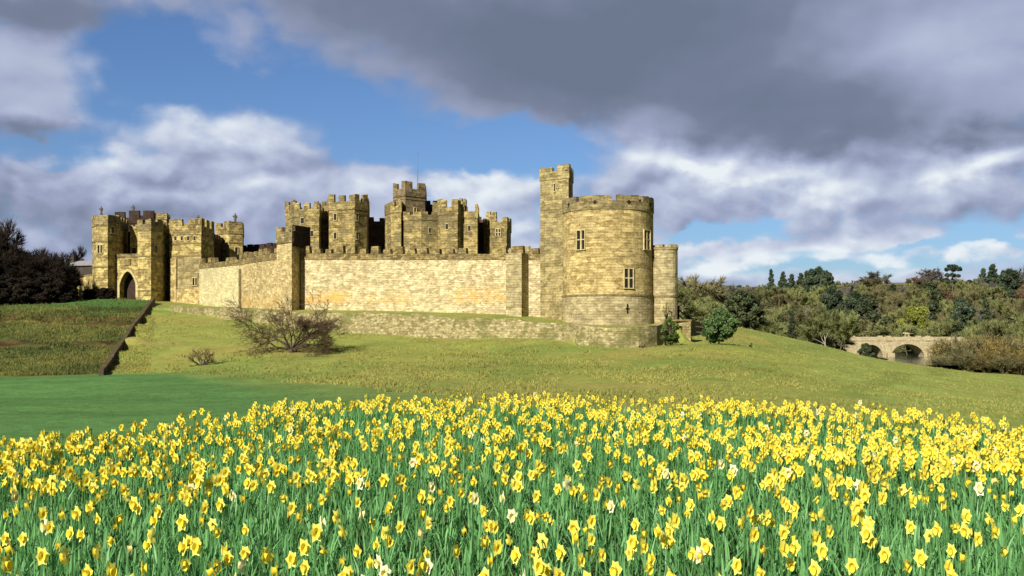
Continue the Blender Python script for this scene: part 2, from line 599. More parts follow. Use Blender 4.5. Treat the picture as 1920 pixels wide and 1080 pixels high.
M['slate'] = plain('roof_slate', (0.24, 0.235, 0.24), 0.7, 0.2, 1.5)
M['render'] = plain('dark_render', (0.05, 0.04, 0.032), 0.9, 0.2, 1.5)

# ------------------------------------------------------------------ terrain
EDGE_PX = np.array([-2500, -900, -300, 0, 200, 500, 700, 960, 1300, 1600, 1850, 1920, 2050, 2400, 4000.])
EDGE_Y = np.array([8.5, 9.4, 9.9, 10.4, 11.7, 15.2, 16.9, 18.0, 16.4, 14.9, 13.1, 11.5, 11.0, 10.4, 9.0])
RET = [(318, 169), (400, 159), (500, 148.5), (600, 141.8), (700, 136.8), (800, 133), (900, 130), (1000, 127.4), (1060, 125.8), (1085, 122.8), (1115, 121),
       (1150, 120.2), (1175, 120.2), (1198, 120.6), (1216, 121.4), (1232, 122.6), (1245, 124.4), (1254, 126.8), (1260, 129.6)]
RET_PX = np.array([p for p, _ in RET], float)
RET_Y = np.array([y for _, y in RET], float)

OUTER = [  # photo column, photo row, distance
    (330, 588, 165), (500, 612, 147.5), (600, 624, 141), (700, 631, 136), (900, 637, 129), (1060, 642, 125), (1115, 655, 120), (1160, 658, 119.5), (1215, 654, 121),
    (1250, 648, 127), (1290, 632, 136), (1350, 638, 120), (1385, 613, 150), (1270, 601, 150), (1330, 605, 150),
    (1400, 613, 172), (1500, 640, 188), (1600, 662, 203), (1650, 677, 208), (1690, 687, 212), (1690, 683, 186), (1750, 690, 186), (1640, 673, 186), (1750, 694, 214), (1800, 700, 216), (1920, 706, 222), (2100, 720, 230), (2500, 760, 230),
    (1500, 700, 100), (1700, 735, 95), (1900, 745, 100), (1900, 722, 150), (1700, 705, 150), (1500, 668, 140), (2300, 780, 110),
    (1300, 700, 88), (1100, 700, 90), (900, 690, 97), (700, 690, 102), (550, 658, 118), (400, 692, 110), (300, 650, 128), (300, 600, 158),
    (1000, 748, 66), (1300, 762, 62), (1700, 780, 58), (1950, 800, 58),
    (700, 734, 79), (450, 716, 96), (200, 708, 104), (-100, 706, 108), (-500, 706, 112),
    (0, 579, 168), (150, 571, 174), (270, 564, 184), (-300, 585, 165), (-800, 590, 165), (0, 640, 136), (200, 640, 138), (-300, 640, 136), (260, 620, 142),
    (0, 577, 200), (-400, 577, 220), (240, 559, 195), (-200, 560, 260), (200, 545, 260), (600, 560, 260), (900, 575, 230),
    (1300, 607, 200), (1350, 615, 230), (1450, 650, 235), (1600, 676, 235)]
OUTER_XYZ = [(*XY(px, Y), H(py, Y)) for px, py, Y in OUTER]
for X, Y, Z in [(-22, 30, -3), (-10, 32, -3), (3, 35, -3.0), (14, 34, -3.1), (30, 34, -3.6), (-40, 50, -3), (-25, 60, -3), (-8, 60, -3), (-60, 80, -3), (-30, 84, -3.0), (-90, 60, -3), (60, 60, -5),
                # valley floor and river bed, then the wooded hill
                (40, 265, -6.2), (80, 262, -6.7), (110, 262, -8), (160, 262, -8), (240, 262, -8), (105, 300, -8.2), (112, 330, -8.4), (118, 360, -8.2), (112, 405, -7.6),
                (60, 300, -5.5), (70, 330, -4.5), (150, 300, -5.8), (160, 330, -4), (200, 300, -5.5), (260, 320, -5), (60, 380, -3), (170, 390, -1.5), (260, 400, 2),
                (50, 460, 4), (130, 470, 5), (230, 470, 9), (60, 560, 13), (200, 570, 18), (330, 560, 20), (90, 700, 24), (260, 700, 30), (420, 700, 32),
                (150, 950, 37), (420, 950, 45), (700, 950, 46), (200, 1500, 55), (700, 1500, 62), (-300, 500, 9), (-300, 1000, 15), (-600, 400, 8), (-800, 1500, 25),
                (0, 400, 6), (0, 800, 16), (0, 1500, 40), (-1500, 3000, 40), (0, 3000, 50), (1500, 3000, 70), (3000, 5000, 80), (-3000, 5000, 60), (0, 5500, 60)]:
    OUTER_XYZ.append((X, Y, Z))
TERR = [(318, 578, 169), (375, 574, 189), (560, 580, 157), (700, 582, 151), (950, 588, 142.5), (1010, 598, 137), (1055, 604, 133), (1140, 613, 128.6), (1225, 610, 129),
        (1270, 601, 139), (400, 581, 159.5), (500, 590, 149), (650, 589, 140), (850, 598, 132.5), (1000, 605, 128.5), (1060, 612, 126.5), (1150, 618, 121), (1215, 618, 122.5), (1252, 614, 128),
        (318, 572, 185), (240, 559, 195), (600, 575, 180), (900, 580, 170), (1300, 607, 160), (300, 555, 230), (800, 575, 220)]
TERR_XYZ = [(*XY(px, Y), H(py, Y)) for px, py, Y in TERR]


class Rbf:
    def __init__(self, pts):
        p = np.array(pts, float)
        self.c = p[:, :2] / 100.0
        n = len(p)
        d = np.hypot(self.c[:, None, 0] - self.c[None, :, 0], self.c[:, None, 1] - self.c[None, :, 1])
        # r keeps far extrapolation tame
        A = np.zeros((n + 3, n + 3))
        A[:n, :n] = -d + np.eye(n) * -1e-4
        A[:n, n] = 1
        A[:n, n + 1:] = self.c * 0.0001
        A[n, :n] = 1
        A[n + 1:, :n] = (self.c * 0.0001).T
        A[n + 1, n + 1] = A[n + 2, n + 2] = 1e3
        b = np.concatenate([p[:, 2], np.zeros(3)])
        self.w = np.linalg.solve(A, b)

    def __call__(self, X, Y):
        X = np.asarray(X, float) / 100.0
        Y = np.asarray(Y, float) / 100.0
        o = np.full(X.shape, self.w[len(self.c)])
        for (cx, cy), w in zip(self.c, self.w):
            o = o - w * np.sqrt((X - cx) ** 2 + (Y - cy) ** 2 + 0.0025)
        return o


rb_out, rb_ter = Rbf(OUTER_XYZ), Rbf(TERR_XYZ)


def ss(x):
    x = np.clip(x, 0, 1)
    return x * x * (3 - 2 * x)


def vnoise(X, Y, s, seed=0):
    """cheap smooth value noise on arrays"""
    x, y = X / s, Y / s
    xi, yi = np.floor(x), np.floor(y)
    fx, fy = ss(x - xi), ss(y - yi)

    def h(a, b):
        v = np.sin(a * 127.1 + b * 311.7 + seed * 74.7) * 43758.5453
        return v - np.floor(v)
    return (h(xi, yi) * (1 - fx) + h(xi + 1, yi) * fx) * (1 - fy) + (h(xi, yi + 1) * (1 - fx) + h(xi + 1, yi + 1) * fx) * fy


def col_of(X, Y):
    return 960 + F * X / np.maximum(Y, 0.5)


def terr_outer(X, Y):
    z = rb_out(X, Y)
    far = ss((Y - 45) / 40.0)
    z = z + far * ((vnoise(X, Y, 9, 1) - 0.5) * 0.5 + (vnoise(X, Y, 3.1, 2) - 0.5) * 0.16)
    # slumped terraces on the rough bank left of the stone wall
    px = col_of(X, Y)
    bankw = ss((300 - px) / 60) * ss((Y - 112) / 12) * ss((170 - Y) / 10)
    ww = Y + (vnoise(X, Y, 14, 3) - 0.5) * 7
    z = z + bankw * (np.sin(ww / 13.0 * 2 * math.pi) * 0.55 + (vnoise(X, Y, 1.6, 4) - 0.5) * 0.55 + (vnoise(X, Y, 4, 5) - 0.5) * 0.6)
    return z


def terr(X, Y):
    X = np.asarray(X, float)
    Y = np.asarray(Y, float)
    zo = terr_outer(X, Y)
    px = col_of(X, Y)
    yr = np.interp(px, RET_PX, RET_Y)
    behind = (Y > yr + 0.45) & (Y < 400)
    w = behind * ss((px - 255) / 63.0) * ss((1302 - px) / 38.0)
    zt = rb_ter(X, Y)
    z = zo * (1 - w) + zt * w
    ed = np.interp(px, EDGE_PX, EDGE_Y)
    t = ss((Y - ed - 0.2) / 24.0)
    near = (vnoise(X, Y, 1.3, 6) - 0.5) * 0.06 + (vnoise(X, Y, 4.0, 7) - 0.5) * 0.10
    return near * (1 - t) + z * t


def gz(X, Y):
    return float(terr(np.array([X]), np.array([Y]))[0])


def build_ground():
    s = np.concatenate([np.linspace(-1.4, -0.57, 45)[:-1], np.linspace(-0.57, 0.57, 520), np.linspace(0.57, 1.4, 45)[1:]])
    rows = np.concatenate([np.arange(-45, 3, 3.0), np.arange(3, 25, 0.25), np.arange(25, 100, 0.75), np.arange(100, 205, 0.4), np.arange(205, 420, 2.0), np.geomspace(420, 6500, 60)])
    Yg, sg = np.meshgrid(rows, s, indexing='ij')
    Xg = sg * (np.maximum(Yg, 0) + 15 + np.maximum(-Yg, 0))
    Z = terr(Xg.ravel(), Yg.ravel())
    X, Y = Xg.ravel(), Yg.ravel()
    nr, nc = Yg.shape
    idx = np.arange(nr * nc).reshape(nr, nc)
    q = np.stack([idx[:-1, :-1], idx[:-1, 1:], idx[1:, 1:], idx[1:, :-1]], -1).reshape(-1, 4)
    # what grows where
    px = col_of(X, Y)
    lawn = np.array([0.086, 0.188, 0.056])
    mound = np.array([0.228, 0.250, 0.060])
    field = np.array([0.225, 0.275, 0.065])
    dry = np.array([0.275, 0.230, 0.070])
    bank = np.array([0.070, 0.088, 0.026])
    soil = np.array([0.045, 0.060, 0.022])
    wood = np.array([0.070, 0.065, 0.028])
    ylawn = np.interp(px, [-600, 200, 330, 450, 600, 700, 860, 1000, 1200], [106, 105, 103, 95, 86, 77, 66, 50, 30])
    wob = (vnoise(X, Y, 6, 8) - 0.5) * 8
    wl = ss((ylawn - Y + wob * 0.5 * ss((px - 300) / 200)) / (3 + 34 * ss((px - 260) / 260) * 1.5) + 0.5)
    n1, n2 = vnoise(X, Y, 11, 9), vnoise(X, Y, 4, 10)
    c = mound[None] * np.ones((len(X), 1))
    wf = ss((px - 1330 - (140 - Y) * 2.0) / 240)
    c = c * (1 - wf[:, None]) + field[None] * wf[:, None]
    wd = np.clip(ss((n1 * 0.6 + n2 * 0.4 - 0.52) / 0.2) * 0.55 * (1 - 0.5 * wf), 0, 1)
    wd = np.maximum(wd, 0.45 * ss((75 - Y) / 30) * ss((px - 1050) / 150) * ss((1650 - px) / 200))
    c = c * (1 - wd[:, None]) + dry[None] * wd[:, None]
    gr = ss((vnoise(X, Y, 7, 17) - 0.55) / 0.2) * 0.5 * (1 - wf)
    c = c * (1 - gr[:, None]) + np.array([0.130, 0.205, 0.045])[None] * gr[:, None]
    # mower and wheel lines across the field
    tr = wf * ss((np.sin((X * 0.62 - Y * 0.30) * 0.55 + n1) - 0.72) / 0.25) * 0.35
    c = c * (1 - tr[:, None]) + np.array([0.10, 0.145, 0.03])[None] * tr[:, None]
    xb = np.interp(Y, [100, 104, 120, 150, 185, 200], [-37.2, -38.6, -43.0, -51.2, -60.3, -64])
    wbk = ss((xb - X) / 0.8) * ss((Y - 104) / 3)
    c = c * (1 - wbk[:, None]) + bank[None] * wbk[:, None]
    red = wbk * ss((vnoise(X, Y * 3.5, 9, 11) - 0.56) / 0.12) * ss((165 - Y) / 8) * 0.8
    c = c * (1 - red[:, None]) + np.array([0.085, 0.045, 0.02])[None] * red[:, None]
    yel = wbk * ss((vnoise(X, Y, 1.4, 12) - 0.62) / 0.15) * 0.5
    c = c * (1 - yel[:, None]) + np.array([0.20, 0.19, 0.05])[None] * yel[:, None]
    for yf, wdt in ((150.5, 3.6), (133.0, 2.8)):
        fur = wbk * np.exp(-((Y + (vnoise(X, Y, 11, 3) - 0.5) * 5 - yf) / wdt) ** 2) * ss((vnoise(X, Y * 2, 3, 18) - 0.25) / 0.25) * 0.85
        c = c * (1 - fur[:, None]) + np.array([0.055, 0.030, 0.016])[None] * fur[:, None]
    top = wbk * ss((Y - 160) / 8)
    c = c * (1 - top[:, None]) + np.array([0.06, 0.14, 0.035])[None] * top[:, None]
    stripe = 0.90 + 0.16 * ss((vnoise(X, Y * 2.0, 9, 81) - 0.25) / 0.5)[:, None][:, 0] + 0.06 * ss((np.sin(Y * 0.9 + n1 * 1.5) + 1) / 2)
    c = c * (1 - wl[:, None]) + lawn[None] * wl[:, None] * stripe[:, None]
    ww = ss((Y - 238) / 18)
    c = c * (1 - ww[:, None]) + wood[None] * ww[:, None]
    pale = ss((Y - 780) / 60) * ss((vnoise(X, Y, 160, 13) - 0.45) / 0.1)
    c = c * (1 - pale[:, None]) + np.array([0.25, 0.22, 0.07])[None] * pale[:, None]
    ed = np.interp(px, EDGE_PX, EDGE_Y)
    wsl = ss((ed + 0.35 - Y) / 0.5)
    c = c * (1 - wsl[:, None]) + soil[None] * wsl[:, None]
    m_, g = new_mat('turf')
    at = g.node('ShaderNodeAttribute')
    at.attribute_name = 'tint'
    geo = g.node('ShaderNodeNewGeometry')
    pos = geo.outputs['Position']
    na = g.noise(pos, 0.35, 6, 0.65)
    nb = g.noise(pos, 2.2, 6, 0.7)
    ncn = g.noise(pos, 9.0, 4, 0.7)
    k = g.m('ADD', g.m('MULTIPLY', g.m('SUBTRACT', na, 0.5), 0.9), g.m('MULTIPLY', g.m('SUBTRACT', nb, 0.5), 1.5))
    k = g.m('ADD', k, g.m('MULTIPLY', g.m('SUBTRACT', ncn, 0.5), 1.1))
    k = g.m('MAXIMUM', g.m('ADD', k, 1.0), 0.35)
    sc = g.node('ShaderNodeVectorMath', operation='SCALE')
    g.put(sc.inputs[0], at.outputs['Color'])
    g.put(sc.inputs['Scale'], k)
    hue = g.mix(g.m('MULTIPLY', g.sstep(g.noise(pos, 0.8, 5, 0.7), 0.52, 0.7), 0.35), sc.outputs[0], g.mix(1.0, sc.outputs[0], (1.35, 1.0, 0.8), 'MULTIPLY'))
    hgt = g.m('ADD', g.m('MULTIPLY', nb, 0.5), g.m('MULTIPLY', ncn, 0.35))
    finish(g, hue, 0.95, hgt, 0.22, spec=0.08)
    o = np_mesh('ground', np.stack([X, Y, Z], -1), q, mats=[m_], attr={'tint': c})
    o.data.polygons.foreach_set('use_smooth', np.ones(len(q), bool))
    return tag(o, kind='structure')


build_ground()

# river in the valley below the field
def build_river():
    m_, g = new_mat('river_water')
    geo = g.node('ShaderNodeNewGeometry')
    n = g.noise(geo.outputs['Position'], 1.2, 4, 0.6)
    finish(g, (0.035, 0.045, 0.030), 0.12, n, 0.03, spec=0.5)
    left = [(40, 262), (84, 268), (97, 285), (103, 300), (108, 330), (112, 362), (114, 400)]
    right = [(420, 246), (240, 250), (138, 276), (126, 300), (127, 330), (130, 362), (132, 400)]
    left = [(30, 246)] + left
    right = [(560, 242)] + right
    mb = MB()
    for i in range(len(left) - 1):
        a, b, c_, d = left[i], right[i], right[i + 1], left[i + 1]
        mb.face([(*a, -6.3), (*b, -6.3), (*c_, -6.3), (*d, -6.3)])
    tag(mb.build('river', m_), kind='structure')


build_river()


# ------------------------------------------------------------------ masonry helpers
def offset(foot, d):
    n = len(foot)
    out = []
    for i in range(n):
        p, a, b = Vector(foot[i]), Vector(foot[i - 1]), Vector(foot[(i + 1) % n])
        e1, e2 = (p - a).normalized(), (b - p).normalized()
        n1, n2 = Vector((e1.y, -e1.x)), Vector((e2.y, -e2.x))
        s = (n1 + n2)
        s = s / max(0.3, s.dot(n1)) if s.length > 1e-6 else n1
        out.append((p.x + s.x * d, p.y + s.y * d))
    return out


def ccw(foot):
    a = sum(foot[i][0] * foot[(i + 1) % len(foot)][1] - foot[(i + 1) % len(foot)][0] * foot[i][1] for i in range(len(foot)))
    return foot if a > 0 else list(reversed(foot))


def merlons(mb, foot, z, h, mer=1.3, gap=0.8, th=0.55, jit=0.20, closed=True, skip=0.0):
    n = len(foot)
    for i in range(n if closed else n - 1):
        a, b = Vector(foot[i]), Vector(foot[(i + 1) % n])
        L = (b - a).length
        if L < mer * 0.8:
            continue
        u = (b - a) / L
        nrm = Vector((u.y, -u.x))
        k = max(1, round((L + gap) / (mer + gap)))
        pitch = (L + gap) / k
        w = pitch - gap
        for j in range(k):
            if random.random() < skip:
                continue
            c = a + u * (j * pitch + w / 2) - nrm * (th / 2)
            hh = h * (1 + random.uniform(-jit, jit))
            mb.box(c, u, w / 2 * random.uniform(0.9, 1.0), th / 2, z, z + hh, bottom=False, taper=random.uniform(0.0, 0.07))


def circle(c, r, n=48, a0=0.0):
    return [(c[0] + r * math.cos(a0 + 2 * math.pi * k / n), c[1] + r * math.sin(a0 + 2 * math.pi * k / n)) for k in range(n)]


def window(parent, c, nrm, w, h, lights=2, transom=True, frame=True, sill=True):
    """c = centre on the wall face; nrm = outward 2D normal. A stone frame with mullions, dark panes as its sub-part."""
    n = Vector((nrm[0], nrm[1])).normalized()
    u = Vector((-n.y, n.x))
    c2 = Vector((c[0], c[1]))
    z = c[2]
    mb = MB()
    fr = 0.10
    d = 0.14 if frame else 0.10

    def bar(x0, x1, z0, z1, dep):
        mb.box(c2 + u * ((x0 + x1) / 2) + n * (dep / 2 - 0.1), u, (x1 - x0) / 2, dep / 2 + 0.1, z0, z1)
    if frame:
        bar(-w / 2 - fr, -w / 2, z - h / 2, z + h / 2, d)
        bar(w / 2, w / 2 + fr, z - h / 2, z + h / 2, d)
        bar(-w / 2 - fr, w / 2 + fr, z + h / 2, z + h / 2 + fr * 1.3, d)
        bar(-w / 2 - fr * 1.2, w / 2 + fr * 1.2, z - h / 2 - fr, z - h / 2, d + 0.07)
    else:
        bar(-w / 2 - 0.06, w / 2 + 0.06, z - h / 2 - 0.12, z - h / 2, d + 0.06)
        bar(-w / 2 - 0.06, -w / 2, z - h / 2, z + h / 2, 0.05)
        bar(w / 2, w / 2 + 0.06, z - h / 2, z + h / 2, 0.05)
        bar(-w / 2 - 0.06, w / 2 + 0.06, z + h / 2, z + h / 2 + 0.12, d)
    for k in range(1, lights):
        x = -w / 2 + w * k / lights
        bar(x - 0.085, x + 0.085, z - h / 2, z + h / 2, d * 0.7)
    if transom:
        for k in range(lights):
            x0 = -w / 2 + w * k / lights + (0.085 if k else 0)
            x1 = -w / 2 + w * (k + 1) / lights - (0.085 if k < lights - 1 else 0)
            bar(x0, x1, z + h * 0.02 - 0.06, z + h * 0.02 + 0.06, d * 0.55)
    f = mb.build('window', M['dress'], parent)
    pm = MB()
    pm.box(c2 + n * -0.02, u, w / 2 - 0.003, 0.05, z - h / 2 + 0.003, z + h / 2 - 0.003)
    pm.build('pane', M['glass'], f)
    return f


def face_window(th, A, B, px, py, wpx, hpx, **kw):
    """window on the wall face from A to B (xy), at a photo column and row"""
    A, B = Vector(A), Vector(B)
    t = (px - 960) / F
    # intersect the sight line x = t*y with the wall line
    d = B - A
    s = (t * A.y - A.x) / (d.x - t * d.y)
    p = A + d * s
    n = Vector((d.y, -d.x)).normalized()
    if n.dot(p) > 0:
        n = -n
    view = p.normalized()
    cosw = max(0.25, abs(n.dot(view)))
    return window(th, (p.x, p.y, H(py, p.y)), n, wpx / F * p.y / cosw, hpx / F * p.y, **kw)


def arch_wall(mb, A, B, z0, z1, opens, th, seg=9, pointed=True):
    """wall from A to B with real arched openings: opens = [(centre, width, spring z, apex z)] along AB"""
    A, B = Vector(A), Vector(B)
    L = (B - A).length
    u = (B - A) / L
    n = Vector((u.y, -u.x))

    def curve(c, w, zs, za):
        pts = []
        hw = w / 2
        for k in range(seg + 1):
            s = k / seg
            if pointed:
                if s <= 0.5:
                    a = s * 2
                    x, zz = -hw * (1 - a ** 1.0) * (1 + 0.35 * a * (1 - a)), zs + (za - zs) * math.sin(a * math.pi / 2) ** 0.95
                else:
                    a = (1 - s) * 2
                    x, zz = hw * (1 - a) * (1 + 0.35 * a * (1 - a)), zs + (za - zs) * math.sin(a * math.pi / 2) ** 0.95
            else:
                x, zz = -hw * math.cos(math.pi * s), zs + (za - zs) * math.sin(math.pi * s)
            pts.append((c + x, zz))
        return pts
    out = [(0, z0)]
    arcs = []
    for c, w, zs, za in opens:
        arc = curve(c, w, zs, za)
        arcs.append((c, w, arc))
        out += [(c - w / 2, z0)] + arc + [(c + w / 2, z0)]
    out += [(L, z0), (L, z1), (0, z1)]

    def P(s, z, back):
        q = A + u * s - n * (th if back else 0)
        return (q.x, q.y, z)
    uv = [(s, z) for s, z in out]
    mb.face([P(s, z, False) for s, z in out], uv)
    mb.face([P(s, z, True) for s, z in reversed(out)], list(reversed(uv)))
    for c, w, arc in arcs:
        path = [(c - w / 2, z0)] + arc + [(c + w / 2, z0)]
        for (s0, za_), (s1, zb_) in zip(path, path[1:]):
            mb.face([P(s0, za_, False), P(s0, za_, True), P(s1, zb_, True), P(s1, zb_, False)])
    mb.face([P(0, z1, False), P(L, z1, False), P(L, z1, True), P(0, z1, True)])
    mb.face([P(0, z0, True), P(0, z0, False), P(0, z1, False), P(0, z1, True)])
    mb.face([P(L, z0, False), P(L, z0, True), P(L, z1, True), P(L, z1, False)])
    return arcs


def tower(name, label, cat, foot, z0, z1, par_h, mer_h, mat, pmat, mer=1.3, gap=0.8, group=None, courses=(), skip=0.05, proud=0.10, course_mat=None):
    """polygonal tower: body, string courses and a battlemented parapet"""
    foot = ccw(foot)
    cx, cy = sum(p[0] for p in foot) / len(foot), sum(p[1] for p in foot) / len(foot)
    th = thing(name, label, cat, (cx, cy, z0), group)
    mb = MB()
    mb.prism(foot, z0 - 1.0, z1 - par_h, top=False)
    mb.build('wall', mat, th)
    pb = MB()
    pf = offset(foot, proud)
    pb.prism(pf, z1 - par_h, z1, bottom=True)
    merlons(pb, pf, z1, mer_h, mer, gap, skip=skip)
    pb.build('battlement', pmat, th)
    for zc_ in courses:
        cb = MB()
        cb.prism(offset(foot, 0.09), zc_ - 0.12, zc_ + 0.12, bottom=True)
        cb.build('string_course', course_mat or M['course'], th)
    return th


def figure(px, py_top, Y, label, hgt=None):
    """weathered stone figure standing on a battlement"""
    x, y = XY(px, Y)
    ztop = H(py_top, Y)
    h = hgt
    z = ztop - h
    mb = MB()
    s = h / 1.7
    mb.lathe((x, y, z), [(0.30 * s, 0), (0.26 * s, 0.15 * s), (0.20 * s, 0.5 * s), (0.22 * s, 0.85 * s), (0.27 * s, 1.15 * s), (0.28 * s, 1.32 * s), (0.10 * s, 1.42 * s),
                         (0.08 * s, 1.46 * s), (0.13 * s, 1.52 * s), (0.14 * s, 1.6 * s), (0.08 * s, 1.7 * s)], 8)
    mb.tube([(x + 0.26 * s, y, z + 1.3 * s), (x + 0.32 * s, y - 0.1 * s, z + 1.0 * s), (x + 0.30 * s, y - 0.2 * s, z + 0.8 * s)], [0.09 * s, 0.08 * s, 0.06 * s], 5)
    mb.tube([(x - 0.26 * s, y, z + 1.3 * s), (x - 0.31 * s, y - 0.1 * s, z + 1.05 * s), (x - 0.35 * s, y - 0.25 * s, z + 1.25 * s)], [0.09 * s, 0.08 * s, 0.06 * s], 5)
    o = mb.build('stone_figure', M['figure'])
    return tag(o, label, 'statue', 'stone figures on the battlements')


# ------------------------------------------------------------------ the round tower and its neighbours
def build_round_tower():
    c = XY(1140, 135)
    r = 5.53
    th = thing('round_tower', 'big round stone tower with three mullioned windows at the end of the long wall', 'tower', (c[0], c[1], 1.6))
    zs = H(553, 129.6)
    zt = H(376, 129.6)
    zp = H(392, 129.6)
    mb = MB()
    mb.prism(circle(c, r, 64), zs + 0.1, zp, top=False, round_r=r)
    mb.build('wall', M['tower'], th)
    pb = MB()
    n = 64
    lo, hi = circle(c, r + 0.26, n), circle(c, r + 0.10, n)
    acc = 0
    for i in range(n):
        j = (i + 1) % n
        L = 2 * math.pi * r / n
        pb.face([(*lo[i], 0.2), (*lo[j], 0.2), (*hi[j], zs - 0.12), (*hi[i], zs - 0.12)], [(acc, 0.2), (acc + L, 0.2), (acc + L, zs), (acc, zs)])
        acc += L
    pb.build('plinth', M['plinth'], th)
    cb = MB()
    cb.prism(circle(c, r + 0.17, 64), zs - 0.12, zs + 0.1, bottom=True)
    cb.build('string_course', M['course'], th)
    b = MB()
    ro = r + 0.09
    b.prism(circle(c, ro, 64), zp, zt, bottom=True, round_r=r)
    # wide curved merlons with narrow gaps between
    gaps = [-78, -45, 2.5, 39, 80, 118, 155, 195, 235]
    for a0, a1 in zip(gaps, gaps[1:] + [gaps[0] + 360]):
        g2 = 3.2
        st = a0 + g2
        en = a1 - g2
        hh = H(365, 129.6) - zt + random.uniform(-0.05, 0.05)
        steps = max(3, int((en - st) / 6))
        ang = [R(st + (en - st) * k / steps) for k in range(steps + 1)]

        def pt(a, rr, z):
            return (c[0] + rr * math.sin(a), c[1] - rr * math.cos(a), z)
        for k in range(steps):
            a, a2 = ang[k], ang[k + 1]
            zt2 = zt + hh + random.uniform(-0.05, 0.04)
            u0, u1 = a * ro, a2 * ro
            b.face([pt(a, ro, zt), pt(a2, ro, zt), pt(a2, ro, zt2), pt(a, ro, zt2)], [(u0, zt), (u1, zt), (u1, zt2), (u0, zt2)])
            b.face([pt(a2, ro - 0.6, zt), pt(a, ro - 0.6, zt), pt(a, ro - 0.6, zt2), pt(a2, ro - 0.6, zt2)])
            b.face([pt(a, ro, zt2), pt(a2, ro, zt2), pt(a2, ro - 0.6, zt2), pt(a, ro - 0.6, zt2)])
            b.face([pt(a, ro - 0.6, zt), pt(a, ro, zt), pt(a, ro, zt2), pt(a, ro - 0.6, zt2)])
            b.face([pt(a2, ro, zt), pt(a2, ro - 0.6, zt), pt(a2, ro - 0.6, zt2), pt(a2, ro, zt2)])
    b.build('battlement', M['parapet'], th)
    # small loops in the merlons
    for a in (-62, -21, 21, 60):
        s = MB()
        n2 = Vector((math.sin(R(a)), -math.cos(R(a))))
        p = Vector(c) + n2 * (ro + 0.01)
        s.box(p, Vector((-n2.y, n2.x)), 0.09, 0.02, zt - 0.42, zt + 0.10)
        s.box(p, Vector((-n2.y, n2.x)), 0.26, 0.015, zt - 0.24, zt - 0.08)
        s.build('arrow_loop', M['void'], th)

    def rw(px, py, w, h):
        a = math.asin((px - 1140) / 85.0)
        n2 = Vector((math.sin(a), -math.cos(a)))
        rr = r * math.cos(0.11)
        p = Vector(c) + n2 * rr
        window(th, (p.x, p.y, H(py, p.y)), n2, w, h)
    rw(1085, 450, 1.15, 2.25)
    rw(1207, 450, 1.35, 2.25)
    rw(1170.5, 522, 1.12, 2.25)
    s = MB()
    a = math.asin(27 / 85.0)
    n2 = Vector((math.sin(a), -math.cos(a)))
    p = Vector(c) + n2 * (r + 0.20)
    s.box(p, Vector((-n2.y, n2.x)), 0.07, 0.04, H(587, 130), H(570, 130))
    s.box(p, Vector((-n2.y, n2.x)), 0.22, 0.035, H(579.5, 130), H(577.5, 130))
    s.build('arrow_loop', M['void'], th)


build_round_tower()

tur = tower('stair_turret', 'tall narrow square turret rising behind the left side of the round tower', 'turret',
            FP((1013, 138.6), (1066, 136.2), (1074, 141), (1021, 144.5)), 2.6, H(322, 137.5), 1.0, H(312, 137.5) - H(322, 137.5),
            M['turret'], M['turret'], mer=1.55, gap=0.6, skip=0)
face_window(tur, XY(1013, 138.6), XY(1066, 136.2), 1040, 352, 2.5, 14, lights=1, transom=False, frame=False)

# low round tower behind, to the right
def build_small_tower():
    c = XY(1247, 133.6)
    r = 23.5 / F * 133.6
    th = thing('low_round_tower', 'small low round tower half hidden behind the right edge of the big round tower', 'tower', (c[0], c[1], 2.5))
    mb = MB()
    zt = H(467, 132.2)
    mb.prism(circle(c, r, 24), 0.5, zt, top=True, round_r=r)
    mb.build('wall', M['plinth'], th)
    b = MB()
    b.prism(circle(c, r + 0.07, 24), zt + 0.0, zt + 0.25, bottom=True, round_r=r)
    for k in range(5):
        a = R(k * 72 + 18)
        n2 = Vector((math.cos(a), math.sin(a)))
        b.box(Vector(c) + n2 * (r - 0.2), Vector((-n2.y, n2.x)), 0.52, 0.25, zt + 0.25, zt + 0.60 + random.uniform(-.05, .05), bottom=False)
    b.build('battlement', M['plinth'], th)
    s = MB()
    s.prism(circle(c, r + 0.06, 24), H(557, 132.2), H(555, 132.2), bottom=True)
    s.build('string_course', M['course'], th)


build_small_tower()


